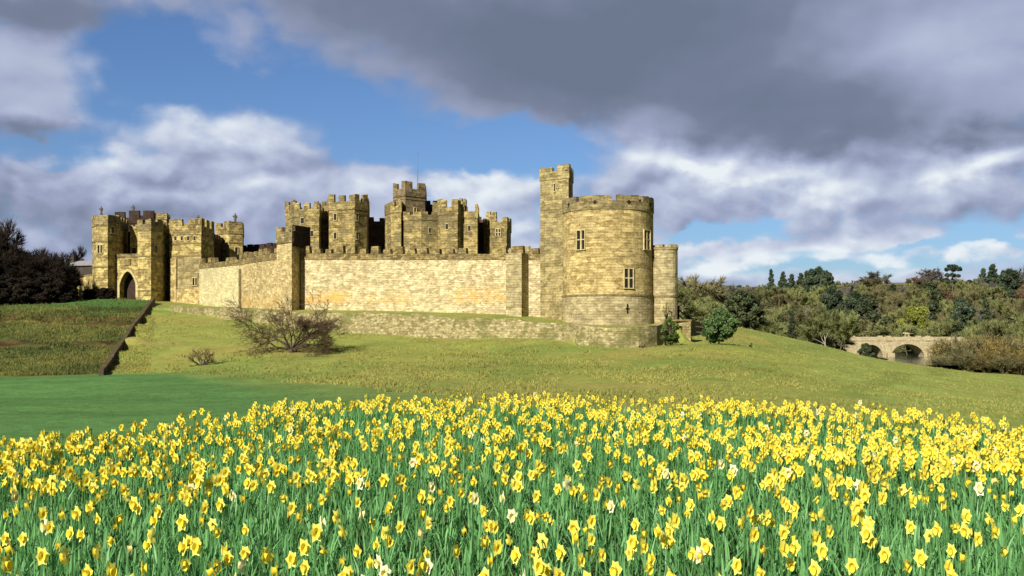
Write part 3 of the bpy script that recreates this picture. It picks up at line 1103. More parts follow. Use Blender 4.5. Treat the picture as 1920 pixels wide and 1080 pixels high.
# ------------------------------------------------------------------ curtain walls
def ribbon_wall(mb, pts, zb, zt, th, step=1.2, jit=0.0, taper=0.0):
    """wall along a polyline of xy points; zb, zt = functions or per-point lists of heights"""
    P = [Vector(p) for p in pts]
    dense, t0 = [], []
    for i in range(len(P) - 1):
        n = max(1, int((P[i + 1] - P[i]).length / step))
        for k in range(n):
            dense.append(P[i].lerp(P[i + 1], k / n))
            t0.append(i + k / n)
    dense.append(P[-1])
    t0.append(len(P) - 1)

    def val(lst, t):
        i = min(int(t), len(lst) - 2)
        return lst[i] + (lst[i + 1] - lst[i]) * (t - i)
    fr, bk, z0, z1 = [], [], [], []
    for i, p in enumerate(dense):
        d = (dense[min(i + 1, len(dense) - 1)] - dense[max(i - 1, 0)]).normalized()
        n = Vector((d.y, -d.x))       # right-hand side = front when walking left to right
        fr.append(p)
        bk.append(p - n * th)
        z0.append(val(zb, t0[i]) if not callable(zb) else zb(p.x, p.y))
        z1.append((val(zt, t0[i]) if not callable(zt) else zt(p.x, p.y)) + random.uniform(-jit, jit))
    acc = 0
    for i in range(len(dense) - 1):
        L = (dense[i + 1] - dense[i]).length
        a, b = fr[i], fr[i + 1]
        c_, d_ = bk[i + 1], bk[i]
        mb.face([(a.x, a.y, z0[i]), (b.x, b.y, z0[i + 1]), (b.x, b.y, z1[i + 1]), (a.x, a.y, z1[i])], [(acc, z0[i]), (acc + L, z0[i + 1]), (acc + L, z1[i + 1]), (acc, z1[i])])
        mb.face([(c_.x, c_.y, z0[i + 1]), (d_.x, d_.y, z0[i]), (d_.x, d_.y, z1[i]), (c_.x, c_.y, z1[i + 1])], [(acc + L, z0[i + 1]), (acc, z0[i]), (acc, z1[i]), (acc + L, z1[i + 1])])
        mb.face([(a.x, a.y, z1[i]), (b.x, b.y, z1[i + 1]), (c_.x, c_.y, z1[i + 1]), (d_.x, d_.y, z1[i])])
        acc += L
    for i, flip in ((0, False), (-1, True)):
        q = [(bk[i].x, bk[i].y, z0[i]), (fr[i].x, fr[i].y, z0[i]), (fr[i].x, fr[i].y, z1[i]), (bk[i].x, bk[i].y, z1[i])]
        mb.face(q[::-1] if flip else q)
    return dense, z1


def parapet_run(mb, pts, zt, th, h, mer, gap, jit=0.15, skip=0.08, base=0.5):
    P = [Vector(p) for p in pts]
    for i in range(len(P) - 1):
        a, b = P[i], P[i + 1]
        L = (b - a).length
        u = (b - a) / L
        n = Vector((u.y, -u.x))
        k = max(1, round(L / (mer + gap)))
        pitch = L / k
        for j in range(k):
            s = (j + 0.5) * pitch
            z = zt[i] + (zt[i + 1] - zt[i]) * s / L
            if random.random() < skip:
                continue
            c_ = a + u * s - n * (th / 2 - 0.05)
            w = (pitch - gap) * random.uniform(0.8, 1.1)
            mb.box(c_, u, w / 2, th / 2, z, z + h * random.uniform(1 - jit, 1 + jit), bottom=False, taper=random.uniform(0.03, 0.22))


def curtain(label, pts, body_py, par_py, mer_py, mat, base_z=None, group='curtain walls', mer=1.3, gap=0.75, buttress=()):
    xy = [XY(px, Y) for px, Y in pts]
    th = thing('curtain_wall', label, 'castle wall', (*xy[0], gz(*xy[0])), group)
    zb = [gz(*p) - 1.2 for p in xy]
    z1 = [H(py, Y) for py, (px, Y) in zip(body_py, pts)]
    z2 = [H(py, Y) for py, (px, Y) in zip(par_py, pts)]
    z3 = [H(py, Y) for py, (px, Y) in zip(mer_py, pts)]
    mb = MB()
    ribbon_wall(mb, xy, zb, z1, 2.0)
    mb.build('wall', mat, th)
    pb = MB()
    ex = [Vector(p) for p in xy]
    d = (ex[-1] - ex[0]).normalized()
    n = Vector((d.y, -d.x))
    pf = [(p.x + n.x * 0.07, p.y + n.y * 0.07) for p in ex]
    ribbon_wall(pb, pf, z1, z2, 0.75, jit=0.04)
    parapet_run(pb, pf, z2, 0.65, z3[0] - z2[0], mer, gap, jit=0.32, skip=0.14)
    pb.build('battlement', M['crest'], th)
    for (px, Y, wpx, dep, py0, py1, m_) in buttress:
        c_ = XY(px, Y)
        bb = MB()
        bb.box((c_[0], c_[1]), (d.x, d.y), wpx / F * Y / 2, dep, gz(*c_) - 1, H(py1, Y))
        bb.build('buttress', m_, th)
    return th


curtain('long high pale stone curtain wall with orange stained band, between square tower and stair turret',
        [(564, 158.2), (760, 149.5), (955, 142.6), (1016, 140.2)], [487, 487, 487, 487], [475, 476, 476, 476], [464, 465, 465, 466], M['wall'],
        buttress=[(972, 141.2, 33, 1.3, 590, 476, M['plinth'])])
curtain('shorter curtain wall climbing from the pale corner beside the gatehouse up to the square tower',
        [(448, 174.5), (484, 167.5), (523, 161)], [497, 491, 486], [486, 480, 473], [477, 470, 464], M['wall2'])
curtain('creamy white stretch of curtain wall at the far left end, next to the gatehouse annexe',
        [(374, 191), (449, 175)], [504, 497], [495, 487], [487, 478], M['pale'],
        buttress=[(452, 173.8, 5, 0.35, 572, 505, M['course'])])

# square tower that breaks forward from the curtain wall
def build_square_tower():
    C = Vector(XY(547, 155.3))
    A = Vector(XY(519, 158.6))
    B = Vector(XY(567, 159.2))
    D = A + (B - C)
    foot = ccw([tuple(C), tuple(B), tuple(D), tuple(A)])
    z0 = gz(*C)
    th = thing('square_tower', 'slim square tower with dark overhanging top projecting from the middle of the curtain wall', 'tower', (C.x, C.y, z0))
    mb = MB()
    zt = H(452, 153)
    mb.prism(foot, z0 - 1.5, zt, top=False)
    mb.build('wall', M['wall2'], th)
    # upper storey reaches back over the wall walk
    B2 = Vector(XY(569, 160.0))
    D2 = A + (B2 - C)
    up = offset(ccw([tuple(C), tuple(B2), tuple(D2), tuple(A)]), 0.14)
    pb = MB()
    zu = H(430, 153)
    pb.prism(up, zt, zu, bottom=True)
    merlons(pb, [up[-1], up[0]] if False else up, zu, H(420, 153) - zu, 1.5, 0.7, skip=0)
    pb.build('battlement', M['parapet'], th)
    bz = MB()
    q = ccw(FP((548.5, 155.5), (582, 159.4), (582, 162.6), (552, 159.6)))
    bz.prism(q, H(462, 156), H(422, 156), bottom=True)
    bz.build('bartizan', M['gatedark'], th)  # near-black stone carries the shade on this overhang
    face_window(th, tuple(A), tuple(C), 533, 441, 3, 8, lights=1, transom=False, frame=False)


build_square_tower()

# ------------------------------------------------------------------ barbican and gatehouse at the left
GY = 195.0


def build_barbican():
    zb = H(558, GY)
    Lf = FP((173, 197.0), (180, 194.2), (202, 193.6), (214, 195.2), (222, 196.5), (240, 204), (190, 206))
    left = tower('barbican_tower', 'left barbican tower with chamfered corners, pale yellow, left of the pointed gate arch', 'tower', Lf, zb, H(410, 194), 1.3, H(402, 194) - H(410, 194),
                 M['gate'], M['parapet'], mer=1.5, gap=0.6, courses=(H(452, 194), H(500, 194)), group='barbican towers', skip=0)
    face_window(left, Lf[1], Lf[2], 188, 467, 8, 15, transom=False)
    face_window(left, Lf[2], Lf[3], 210, 431, 5, 12, lights=1, transom=False)
    Rf = FP((258, 192.2), (283, 191.0), (303, 194.0), (318, 199.6), (274, 202))
    right = tower('barbican_tower', 'right barbican tower beside the gate arch, with a deeply shaded right flank', 'tower', Rf, zb, H(420, 191.5), 1.2, H(411, 191.5) - H(420, 191.5),
                  M['gate'], M['parapet'], mer=1.1, gap=0.5, courses=(H(480, 191.5), H(545, 191.5)), group='barbican towers', skip=0)
    face_window(right, Rf[1], Rf[2], 291, 467, 6, 14, lights=1, transom=False)
    # gate wall with its arch
    A, B = Vector(XY(213, 195.6)), Vector(XY(262, 194.6))
    L = (B - A).length
    gt = thing('gate_wall', 'low wall with pointed gate arch set between the two barbican towers', 'gateway', (A.x, A.y, zb))
    mb = MB()
    cc = (240 - 213) / 49 * L
    op = (cc, 33 / F * 195, H(534, 195), H(509, 195))
    arch_wall(mb, tuple(A), tuple(B), zb - 1, H(482, 195), [op], 1.4, seg=14)
    mb.build('wall', M['gate'], gt)
    u = (B - A).normalized()
    n = Vector((u.y, -u.x))
    # hood mould round the arch
    hb = MB()
    m2 = MB()
    arcs = arch_wall(m2, tuple(A), tuple(B), zb, H(482, 195), [op], 1.0, seg=14)
    path = [(cc - op[1] / 2, zb)] + arcs[0][2] + [(cc + op[1] / 2, zb)]
    for (s0, za), (s1, z1) in zip(path, path[1:]):
        k = 0.42

        def ex(s, z):
            d = Vector((s - cc, max(0.0, z - op[2]) + 0.001))
            d = d.normalized() if d.length > 0 else Vector((0, 1))
            return s + d.x * k, z + d.y * k
        e0, e1 = ex(s0, za), ex(s1, z1)

        def W(s, z, o):
            q = A + u * s + n * o
            return (q.x, q.y, z)
        hb.face([W(s0, za, 0.16), W(s1, z1, 0.16), W(*e1, 0.16), W(*e0, 0.16)])
        hb.face([W(*e0, 0.16), W(*e1, 0.16), W(*e1, 0.0), W(*e0, 0.0)])
        hb.face([W(s1, z1, 0.16), W(s0, za, 0.16), W(s0, za, 0.0), W(s1, z1, 0.0)])
    hb.build('hood_mould', M['dress'], gt)
    pb = MB()
    q0, q1 = A + n * 0.12, B + n * 0.12
    ribbon_wall(pb, [tuple(q0), tuple(q1)], [H(482, 195)] * 2, [H(476, 195)] * 2, 1.2)
    pb.build('cornice', M['parapet'], gt)
    sh = MB()
    mid = A + u * (L * 0.55) + n * 0.05
    sh.box(tuple(mid), (u.x, u.y), 0.55, 0.12, H(497, 195), H(485, 195))
    sh.build('carved_panel', M['course'], gt)
    dr = MB()
    q0, q1 = A + u * (cc - 2.2) - n * 1.6, A + u * (cc + 2.2) - n * 1.6
    dr.box(tuple((q0 + q1) / 2), (u.x, u.y), 2.3, 0.12, zb - 1, H(505, 195))
    dr.build('gate_door', M['oak'], gt)
    # inner gatehouse walls that show above the gate
    inner = tower('inner_gatehouse', 'tall shaded gatehouse rising behind the barbican arch between the two towers', 'gatehouse', FP((216, 206.5), (287, 206), (296, 216), (226, 216)),
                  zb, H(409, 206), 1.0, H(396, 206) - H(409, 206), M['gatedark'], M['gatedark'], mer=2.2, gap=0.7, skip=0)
    side = tower('flank_turret', 'small turret with flat dark top at the back of the right barbican tower', 'turret', FP((293, 206.5), (312, 206.3), (318.5, 212), (299, 213)),
                 zb, H(404, 206.5), 0.8, 0.55, M['gate'], M['parapet'], mer=1.8, gap=0.3, skip=0)
    lit = tower('gate_stair_turret', 'narrow pale stair turret squeezed between dark gatehouse wall and right barbican tower', 'turret', FP((244, 199.5), (259, 199.3), (262, 203), (247, 203)),
                zb, H(425, 199.5), 0.5, 0.3, M['gate'], M['gate'], mer=0.7, gap=0.4, skip=0)
    face_window(lit, XY(244, 199.5), XY(259, 199.3), 251.5, 470, 7, 11, lights=1, transom=False, frame=False)
    # gatehouse block to the right
    Gf = FP((318, 195.3), (377, 194.0), (401, 202.4), (340, 205))
    blk = tower('gatehouse_block', 'broad battlemented block right of the barbican with a carved band across it', 'gatehouse', Gf, zb, H(427, 198), 1.6, H(414, 198) - H(427, 198),
                M['gate'], M['keep'], mer=2.4, gap=1.1, courses=(H(459, 198), H(482, 198)), skip=0)
    for px in (329, 341, 353, 365):
        face_window(blk, Gf[0], Gf[1], px, 447, 4, 8, lights=1, transom=False, frame=False)
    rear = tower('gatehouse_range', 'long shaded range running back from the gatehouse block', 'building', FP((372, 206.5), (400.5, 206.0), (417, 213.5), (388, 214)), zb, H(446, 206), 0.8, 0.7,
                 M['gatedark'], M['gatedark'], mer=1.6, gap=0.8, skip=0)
    ot = tower('octagon_tower', 'square looking lit tower with a stone figure on top, between gatehouse and curtain wall', 'tower', FP((405, 215), (430, 212.5), (455, 214), (457, 222), (408, 223)),
               zb, H(425, 213), 1.4, H(416, 213) - H(425, 213), M['gate'], M['keep'], mer=2.3, gap=0.9, courses=(H(455, 213),), skip=0)
    face_window(ot, XY(430, 212.5), XY(455, 214), 443, 470, 5, 12, lights=1, transom=False)
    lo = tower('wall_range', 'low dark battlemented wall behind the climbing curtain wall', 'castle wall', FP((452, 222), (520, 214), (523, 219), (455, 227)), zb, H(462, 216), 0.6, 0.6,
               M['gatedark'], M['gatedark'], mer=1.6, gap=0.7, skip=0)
    # annexe at the foot of the block
    Af = FP((330, 194.2), (376, 191.4), (380, 199.5), (334, 200.5))
    an = thing('gatehouse_annexe', 'low grey fronted annexe with small window where the curtain wall meets the gatehouse', 'building', (*Af[0], zb - 1))
    mb = MB()
    mb.prism(ccw(Af), H(542, 194), H(486, 194))
    mb.build('wall', M['turret'], an)
    mb = MB()
    mb.prism(offset(ccw(Af), 0.2), zb - 3, H(542, 194))
    mb.build('plinth', M['tower'], an)
    face_window(an, Af[0], Af[1], 366, 528, 8, 14, transom=False)
    fl = thing('stone_pier', 'plain yellow stone pier between shaded barbican flank and grey annexe', 'pier', (*XY(324, 197.4), zb - 1))
    mb = MB()
    mb.prism(ccw(FP((318.5, 195.1), (330.5, 193.8), (332, 196.2), (320, 196.6))), zb - 3, H(486, 197))
    mb.build('wall', M['tower'], fl)
    # stone figures
    figure(190, 387, 194.4, 'dark stone figure on the left barbican tower', 1.5)
    figure(250, 384, 206.6, 'dark stone figure on the shaded gatehouse behind the arch', 1.6)
    figure(372, 403, 198.6, 'stone figure on the corner of the broad gatehouse block', 1.4)
    figure(441, 400, 213.6, 'tall thin stone figure on the tower nearest the climbing curtain wall', 1.9)


build_barbican()

# garden wall and far roof beyond the barbican
def build_left_buildings():
    th = thing('garden_wall', 'low yellowish stone wall joining the left side of the barbican', 'wall', (*XY(160, 200), 6.8))
    mb = MB()
    ribbon_wall(mb, FP((140, 203), (158, 200), (175, 198)), [4.5] * 3, [H(522, 203), H(518, 200), H(516, 198)], 0.9, jit=0.05)
    mb.build('wall', M['gate'], th)
    cp = MB()
    ribbon_wall(cp, [(x - 0.0, y - 0.08) for x, y in FP((140, 203), (158, 200), (174, 198))], [H(522, 203), H(518, 200), H(516, 198)], [H(520, 203), H(516, 200), H(514, 198)], 1.1)
    cp.build('coping', M['course'], th)
    Y = 250
    hs = thing('stable_building', 'dark long building with pale slate roof behind the garden wall', 'building', (*XY(150, Y), 8))
    mb = MB()
    mb.prism(ccw(FP((118, 250), (176, 248), (182, 258), (124, 260))), 4, H(499, Y))
    mb.build('wall', M['render'], hs)
    rf = MB()
    a, b, c_, d = [Vector(p) for p in FP((116, 249.5), (177, 247.5), (183, 258.5), (122, 260.5))]
    z0, z1 = H(499, Y) + 0.02, H(489, 254)
    m0, m1 = (a + d) / 2, (b + c_) / 2
    rf.face([(a.x, a.y, z0), (b.x, b.y, z0), (m1.x, m1.y, z1), (m0.x, m0.y, z1)])
    rf.face([(c_.x, c_.y, z0), (d.x, d.y, z0), (m0.x, m0.y, z1), (m1.x, m1.y, z1)])
    rf.face([(d.x, d.y, z0), (a.x, a.y, z0), (m0.x, m0.y, z1)])
    rf.face([(b.x, b.y, z0), (c_.x, c_.y, z0), (m1.x, m1.y, z1)])
    r_ = rf.build('roof', M['slate'], hs)
    ch = MB()
    ch.box(XY(135, 253), (1, 0), 0.55, 0.4, z0, H(480, 253))
    ch.box(XY(135, 253), (1, 0), 0.65, 0.5, H(480, 253), H(478.5, 253))
    ch.build('chimney', M['render'], r_)


build_left_buildings()


# ------------------------------------------------------------------ the keep
def build_keep():
    zb = 8.0
    g = 'towers of the keep'

    def T(label, foot, top, par, mer_top, mat='keep', pm='keep', mer=1.1, gap=0.75, courses=(), skip=0.1, name='keep_tower', proud=0.12, cat='tower'):
        f = FP(*foot)
        Y = min(y for _, y in foot)
        return tower(name, label, cat, f, zb, H(top, Y), par, H(mer_top, Y) - H(top, Y), M[mat], M[pm], mer, gap, g, [H(c, Y) for c in courses], skip, proud), f
    T('leftmost keep tower, thin and set back behind its neighbour', ((535, 214), (553, 213), (556, 222), (538, 222)), 388, 0.9, 377, mer=1.3, gap=0.5)
    t, f = T('left keep tower with small windows, above the square tower in the wall', ((541, 210), (552, 206.5), (598, 205), (606, 213), (548, 216)), 391, 1.5, 380, courses=(402,), mer=1.0, gap=0.75)
    face_window(t, f[1], f[2], 567, 414, 6, 11, lights=1, transom=False, frame=False)
    face_window(t, f[1], f[2], 585, 438, 5, 11, lights=1, transom=False, frame=False)
    T('narrow shaded link between the two left keep towers', ((594, 211.5), (620, 211), (622, 218), (597, 218)), 386, 2.6, 376, 'keepdark', 'keepdark', mer=1.0, gap=0.7, name='keep_link', cat='castle wall', proud=0.5)
    t, f = T('second keep tower with two stacked windows and a grey right side', ((617, 205.5), (665, 203.5), (688, 206.2), (692, 218), (614, 218)), 377, 1.5, 363, courses=(398,), mer=1.15, gap=0.9, skip=0)
    for py in (407, 442):
        face_window(t, f[0], f[1], 629, py, 5, 12, lights=1, transom=False)
        face_window(t, f[1], f[2], 669.5, py, 4, 13, lights=1, transom=False, frame=False)
    T('small corner turret on the right of the second keep tower', ((671, 207.5), (688, 206.8), (691, 212), (674, 213)), 382, 1.0, 374, 'keepdark', 'keepdark', name='keep_turret', mer=1.0, gap=0.4, cat='turret')
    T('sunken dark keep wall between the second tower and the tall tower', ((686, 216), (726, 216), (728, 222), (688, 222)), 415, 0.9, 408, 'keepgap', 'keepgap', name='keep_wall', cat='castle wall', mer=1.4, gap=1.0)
    t, f = T('pale yellow keep shoulder at the left foot of the tall tower', ((722, 208), (733, 204), (752, 203), (760, 212), (725, 214)), 386, 1.2, 377, 'keep', 'keep', courses=(398,), mer=1.2, gap=0.7)
    t, f = T('tallest keep tower, dark topped, carrying the flagpole', ((738, 206.5), (760, 204.0), (797, 207), (799, 216), (741, 216)), 353, 1.4, 341, 'keepdark', 'keepdark', mer=1.5, gap=1.3, courses=(372,), skip=0)
    face_window(t, f[1], f[2], 778, 396, 4, 12, lights=1, transom=False)
    face_window(t, f[0], f[1], 749, 380, 2.5, 9, lights=1, transom=False, frame=False)
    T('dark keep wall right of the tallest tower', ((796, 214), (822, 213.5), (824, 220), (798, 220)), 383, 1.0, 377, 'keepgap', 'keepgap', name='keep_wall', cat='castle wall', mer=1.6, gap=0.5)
    t, f = T('broad keep front with arched recesses, below the tallest tower', ((757, 203.3), (790, 202), (822, 203.5), (826, 212), (760, 212)), 402, 1.0, 396, 'keep', 'keep', name='keep_block', mer=1.4, gap=0.9)
    face_window(t, f[1], f[2], 806, 432, 4, 10, lights=1, transom=False, frame=False)
    # two blind arches
    for px in (775, 794):
        for (A, B) in ((f[0], f[1]), (f[1], f[2])):
            pass
    t, f = T('rounded keep tower right of centre with a raised left merlon', ((812, 205.5), (826, 202.5), (858, 202), (872, 206), (876, 216), (815, 216)), 388, 1.4, 375, courses=(402,), mer=1.2, gap=0.9, skip=0)
    face_window(t, f[1], f[2], 838, 425, 5, 10, lights=1, transom=False, frame=False)
    T('slender keep turret like a chimney', ((862, 205), (872.5, 204.6), (874, 207), (863.5, 207.5)), 382, 0.6, 373, name='keep_turret', mer=0.8, gap=0.3, cat='turret')
    t, f = T('yellow brown keep tower at right with a ragged top', ((858, 204.2), (895, 203.2), (898, 212), (862, 213)), 396, 1.3, 384, mer=1.2, gap=1.0, courses=(408,))
    face_window(t, f[0], f[1], 880, 428, 5, 10, lights=1, transom=False, frame=False)
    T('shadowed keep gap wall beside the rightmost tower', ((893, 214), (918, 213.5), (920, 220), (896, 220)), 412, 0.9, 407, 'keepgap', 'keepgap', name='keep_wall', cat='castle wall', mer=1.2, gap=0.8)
    t, f = T('rightmost keep tower with one square window', ((907, 209.5), (922, 206.5), (950, 206.2), (958, 210), (958, 216), (909, 217)), 416, 1.3, 408, mer=1.2, gap=0.9, courses=(424,), skip=0)
    face_window(t, f[1], f[2], 934, 436, 8, 13, transom=True)
    T('small raised turret on the rightmost keep tower', ((913, 208.8), (929, 208.2), (931, 212), (915, 213)), 403, 0.9, 397, name='keep_turret', mer=0.9, gap=0.3, cat='turret')
    lw = tower('inner_wall', 'low far wall showing between the keep and the stair turret', 'castle wall', FP((955, 196), (1020, 188), (1022, 192), (957, 200)), 6, H(467, 190), 0.5, 0.6, M['keep'], M['plinth'], mer=1.5, gap=0.8, skip=0.1)
    # flagpole on the tallest tower
    fp = thing('flagpole', 'thin bare flagpole on the tallest keep tower', 'flagpole', (*XY(783, 210), H(353, 206)))
    x, y = XY(783, 210)
    mb = MB()
    mb.tube([(x, y, H(354, 210)), (x, y, H(288, 210))], [0.10, 0.055], 8)
    mb.build('pole', M['metal'], fp)
    mb = MB()
    mb.lathe((x, y, H(288, 210)), [(0.06, 0.0), (0.13, 0.08), (0.13, 0.14), (0.03, 0.22)], 8)
    mb.build('finial', M['metal'], fp)


build_keep()

# ------------------------------------------------------------------ retaining wall, bank wall, gate gear
def build_low_walls():
    pts = [XY(px, Y) for px, Y in RET]
    mb = MB()

    def zb(x, y):
        return float(terr_outer(np.array([x]), np.array([y]))[0]) - 0.8

    def zt(x, y):
        return float(rb_ter(np.array([x]), np.array([y + 0.8]))[0]) + 0.22 + (vnoise(np.array([x]), np.array([y]), 2.3, 21)[0] - 0.5) * 0.45
    ribbon_wall(mb, pts, zb, zt, 0.95, step=0.6, jit=0.07)
    o = mb.build('retaining_wall', M['rubble'])
    tag(o, 'low crumbling grey rubble wall holding the grass terrace below the castle', 'wall')
    # dark wall down the bank
    bw = []
    for t in np.linspace(0, 1, 22):
        px = 291 + (194 - 291) * t
        Y = 184 + (103.5 - 184) * (t ** 0.8)
        bw.append(XY(px, Y))
    mb = MB()
    ribbon_wall(mb, bw[::-1], lambda x, y: gz(x, y) - 0.8, lambda x, y: float(rb_out(np.array([x]), np.array([y]))[0]) + 0.68, 0.45, step=0.7, jit=0.06)
    o = mb.build('bank_wall', M['bankwall'])
    tag(o, 'dark stone wall running straight down the grassy bank at left', 'wall')
    # paling fence by the low round tower
    f = thing('paling_fence', 'short weathered timber fence on the slope right of the low round tower', 'fence', (*XY(1290, 139), gz(*XY(1290, 139))))
    ends = [XY(1272, 140), XY(1293, 138.5), XY(1318, 139.5)]
    for (x, y) in ends:
        mb = MB()
        z = gz(x, y)
        mb.box((x, y), (1, 0), 0.12, 0.12, z - 0.4, z + 2.2, taper=0.05)
        mb.build('post', M['oak'], f)
    for dz in (0.35, 1.05, 1.75):
        mb = MB()
        for a, b in zip(ends, ends[1:]):
            za, zb_ = gz(*a), gz(*b)
            mb.tube([(a[0], a[1] - 0.16, za + dz), (b[0], b[1] - 0.16, zb_ + dz)], 0.09, 4)
        mb.build('rail', M['wood'], f)
    # ruined stone doorway
    d = thing('ruined_doorway', 'small ruined stone doorway with a dark opening beside the ivy on the wall end', 'doorway', (*XY(1282, 132), gz(*XY(1282, 132))))
    A, B = XY(1262, 131.0), XY(1295, 130.4)
    z = gz(*XY(1282, 131)) - 0.5
    mb = MB()
    arch_wall(mb, A, B, z - 2.2, z + 1.9, [(0.80, 0.62, z + 1.1, z + 1.4)], 0.7, seg=8)
    mb.build('wall', M['turret'], d)
    mb = MB()
    mb.box(((A[0] * 0.62 + B[0] * 0.38), A[1] + 0.62), (1, -0.02), 0.6, 0.06, z - 1.0, z + 1.45)
    mb.build('dark_backing', M['oak'], d)  # dark panel added behind the opening to stand in for the shade inside
    mb = MB()
    mb.box(((A[0] + B[0]) / 2, A[1] - 0.05), (1, -0.02), 1.15, 0.5, z + 1.903, z + 2.12)
    mb.build('capstone', M['course'], d)


build_low_walls()


# ------------------------------------------------------------------ bridge
def build_bridge():
    Y = 330.0
    A, B = Vector(XY(1570, 329)), Vector(XY(1830, 331))
    L = (B - A).length
    zt = H(639, Y)
    th = thing('stone_bridge', 'pale stone bridge with round arches over the river at the foot of the woods', 'bridge', (A.x, A.y, -8))
    k = Y / F

    def s(px):
        return (px - 1570) * k
    mb = MB()
    arch_wall(mb, tuple(A), tuple(B), -10.5, zt, [(s(1634), 46 * k, -6.6, H(646, Y)), (s(1704), 64 * k, -6.6, H(645, Y)), (s(1779), 50 * k, -6.6, H(645, Y))], 7.0, seg=18, pointed=False)
    mb.build('arches', M['bridge'], th)
    u = (B - A).normalized()
    n = Vector((u.y, -u.x))
    for off_ in (0.12, -6.4):
        pb = MB()
        q0, q1 = A + n * off_, B + n * off_
        ribbon_wall(pb, [tuple(q0), tuple(q1)], [zt + 0.002] * 2, [zt + 1.15] * 2, 0.55)
        for px in (1599, 1667, 1742):
            c_ = A + u * s(px) + n * (off_ - 0.27)
            pb.box(tuple(c_), (u.x, u.y), 0.7, 0.42, zt + 0.004, zt + 1.5)
        pb.build('parapet', M['bridge'], th)
    for px in (1669, 1747):
        pb = MB()
        c_ = A + u * s(px) + n * 0.8
        pb.box(tuple(c_), (u.x, u.y), 1.2, 0.9, -10.5, -5.2, taper=0.15)
        pb.build('cutwater', M['bridge'], th)
    # lion statue on the parapet
    c_ = A + u * s(1703) + n * -0.2
    x, y, z = c_.x, c_.y, zt + 1.15
    m2 = MB()
    m2.box((x, y), (u.x, u.y), 1.1, 0.25, z, z + 0.18)
    for dx in (-0.62, -0.45, 0.5, 0.68):
        m2.tube([(x + dx, y, z + 0.15), (x + dx * 0.95, y, z + 0.85)], [0.10, 0.16], 6)
    m2.tube([(x - 0.75, y, z + 0.95), (x - 0.3, y, z + 1.05), (x + 0.4, y, z + 1.0), (x + 0.8, y, z + 0.95)], [0.24, 0.32, 0.28, 0.2], 8)
    m2.lathe((x - 0.9, y, z + 0.85), [(0.1, 0), (0.33, 0.15), (0.34, 0.4), (0.15, 0.6)], 8)
    m2.tube([(x + 0.8, y, z + 1.05), (x + 1.3, y, z + 1.1), (x + 1.9, y, z + 1.08)], [0.06, 0.05, 0.07], 5)
    tag(m2.build('lion_statue', M['bridge']), 'small pale stone lion statue standing on the bridge parapet', 'statue')


build_bridge()


# ------------------------------------------------------------------ trees
def rot_about(d, ang, az):
    a = d.orthogonal().normalized()
    b = d.cross(a)
    return (d * math.cos(ang) + (a * math.cos(az) + b * math.sin(az)) * math.sin(ang)).normalized()


def grow(rnd, p, d, L, r, lev, maxlev, out, spread=0.65, up=0.15, kids=(3, 4), shrink=0.68, wob=0.18, minr=0.012):
    n = 4 if lev < 2 else 3
    seg = L / n
    q = p.copy()
    r0 = r
    for i in range(n):
        d = (d + Vector((rnd.gauss(0, wob), rnd.gauss(0, wob), rnd.gauss(0, wob) + up * 0.4))).normalized()
        q2 = q + d * seg
        r1 = max(minr, r * (1 - 0.55 * (i + 1) / n))
        out.append((lev, q.copy(), q2.copy(), r0, r1))
        if lev < maxlev and i >= (1 if lev else 1):
            m = rnd.randint(*kids) if i == n - 1 else rnd.randint(1, 2)
            for _ in range(m):
                dd = rot_about(d, rnd.uniform(0.5, 1.2) * spread, rnd.uniform(0, 6.283))
                dd = (dd + Vector((0, 0, up))).normalized()
                grow(rnd, q2, dd, L * shrink * rnd.uniform(0.7, 1.15), r1 * 0.68, lev + 1, maxlev, out, spread, up, kids, shrink, wob, minr)
        q, r0 = q2, r1


def segs_mesh(name, segs, mat, parent, sides=4):
    if not segs:
        return None
    p0 = np.array([s[1] for s in segs])
    p1 = np.array([s[2] for s in segs])
    r0 = np.array([s[3] for s in segs])
    r1 = np.array([s[4] for s in segs])
    d = p1 - p0
    d /= np.linalg.norm(d, axis=1, keepdims=True) + 1e-9
    ref = np.where(np.abs(d[:, 2:3]) < 0.9, np.array([[0, 0, 1.0]]), np.array([[1.0, 0, 0]]))
    a = np.cross(d, ref)
    a /= np.linalg.norm(a, axis=1, keepdims=True) + 1e-9
    b = np.cross(d, a)
    vs = []
    for k in range(sides):
        t = 2 * math.pi * k / sides
        o = a * math.cos(t) + b * math.sin(t)
        vs.append(p0 + o * r0[:, None])
        vs.append(p1 + o * r1[:, None])
    V = np.stack(vs, 1)            # (n, 2*sides, 3)
    n = len(segs)
    base = np.arange(n)[:, None] * (2 * sides)
    q = []
    for k in range(sides):
        k2 = (k + 1) % sides
        q.append(np.stack([base[:, 0] + 2 * k, base[:, 0] + 2 * k2, base[:, 0] + 2 * k2 + 1, base[:, 0] + 2 * k + 1], -1))
    Q = np.concatenate(q)
    rn = np.repeat(rng.random(n), 2 * sides)
    return np_mesh(name, V.reshape(-1, 3), Q, mats=[mat], attr={'rnd': rn}, parent=parent)


def slivers(p, d, L, w):
    """thin pointed blades from p along d: arrays (n,3),(n,3),(n,),(n,)"""
    n = len(p)
    rd = rng.normal(size=(n, 3))
    s = np.cross(d, rd)
    s /= np.linalg.norm(s, axis=1, keepdims=True) + 1e-9
    v = np.stack([p - s * w[:, None] / 2, p + s * w[:, None] / 2, p + d * L[:, None]], 1)
    return v


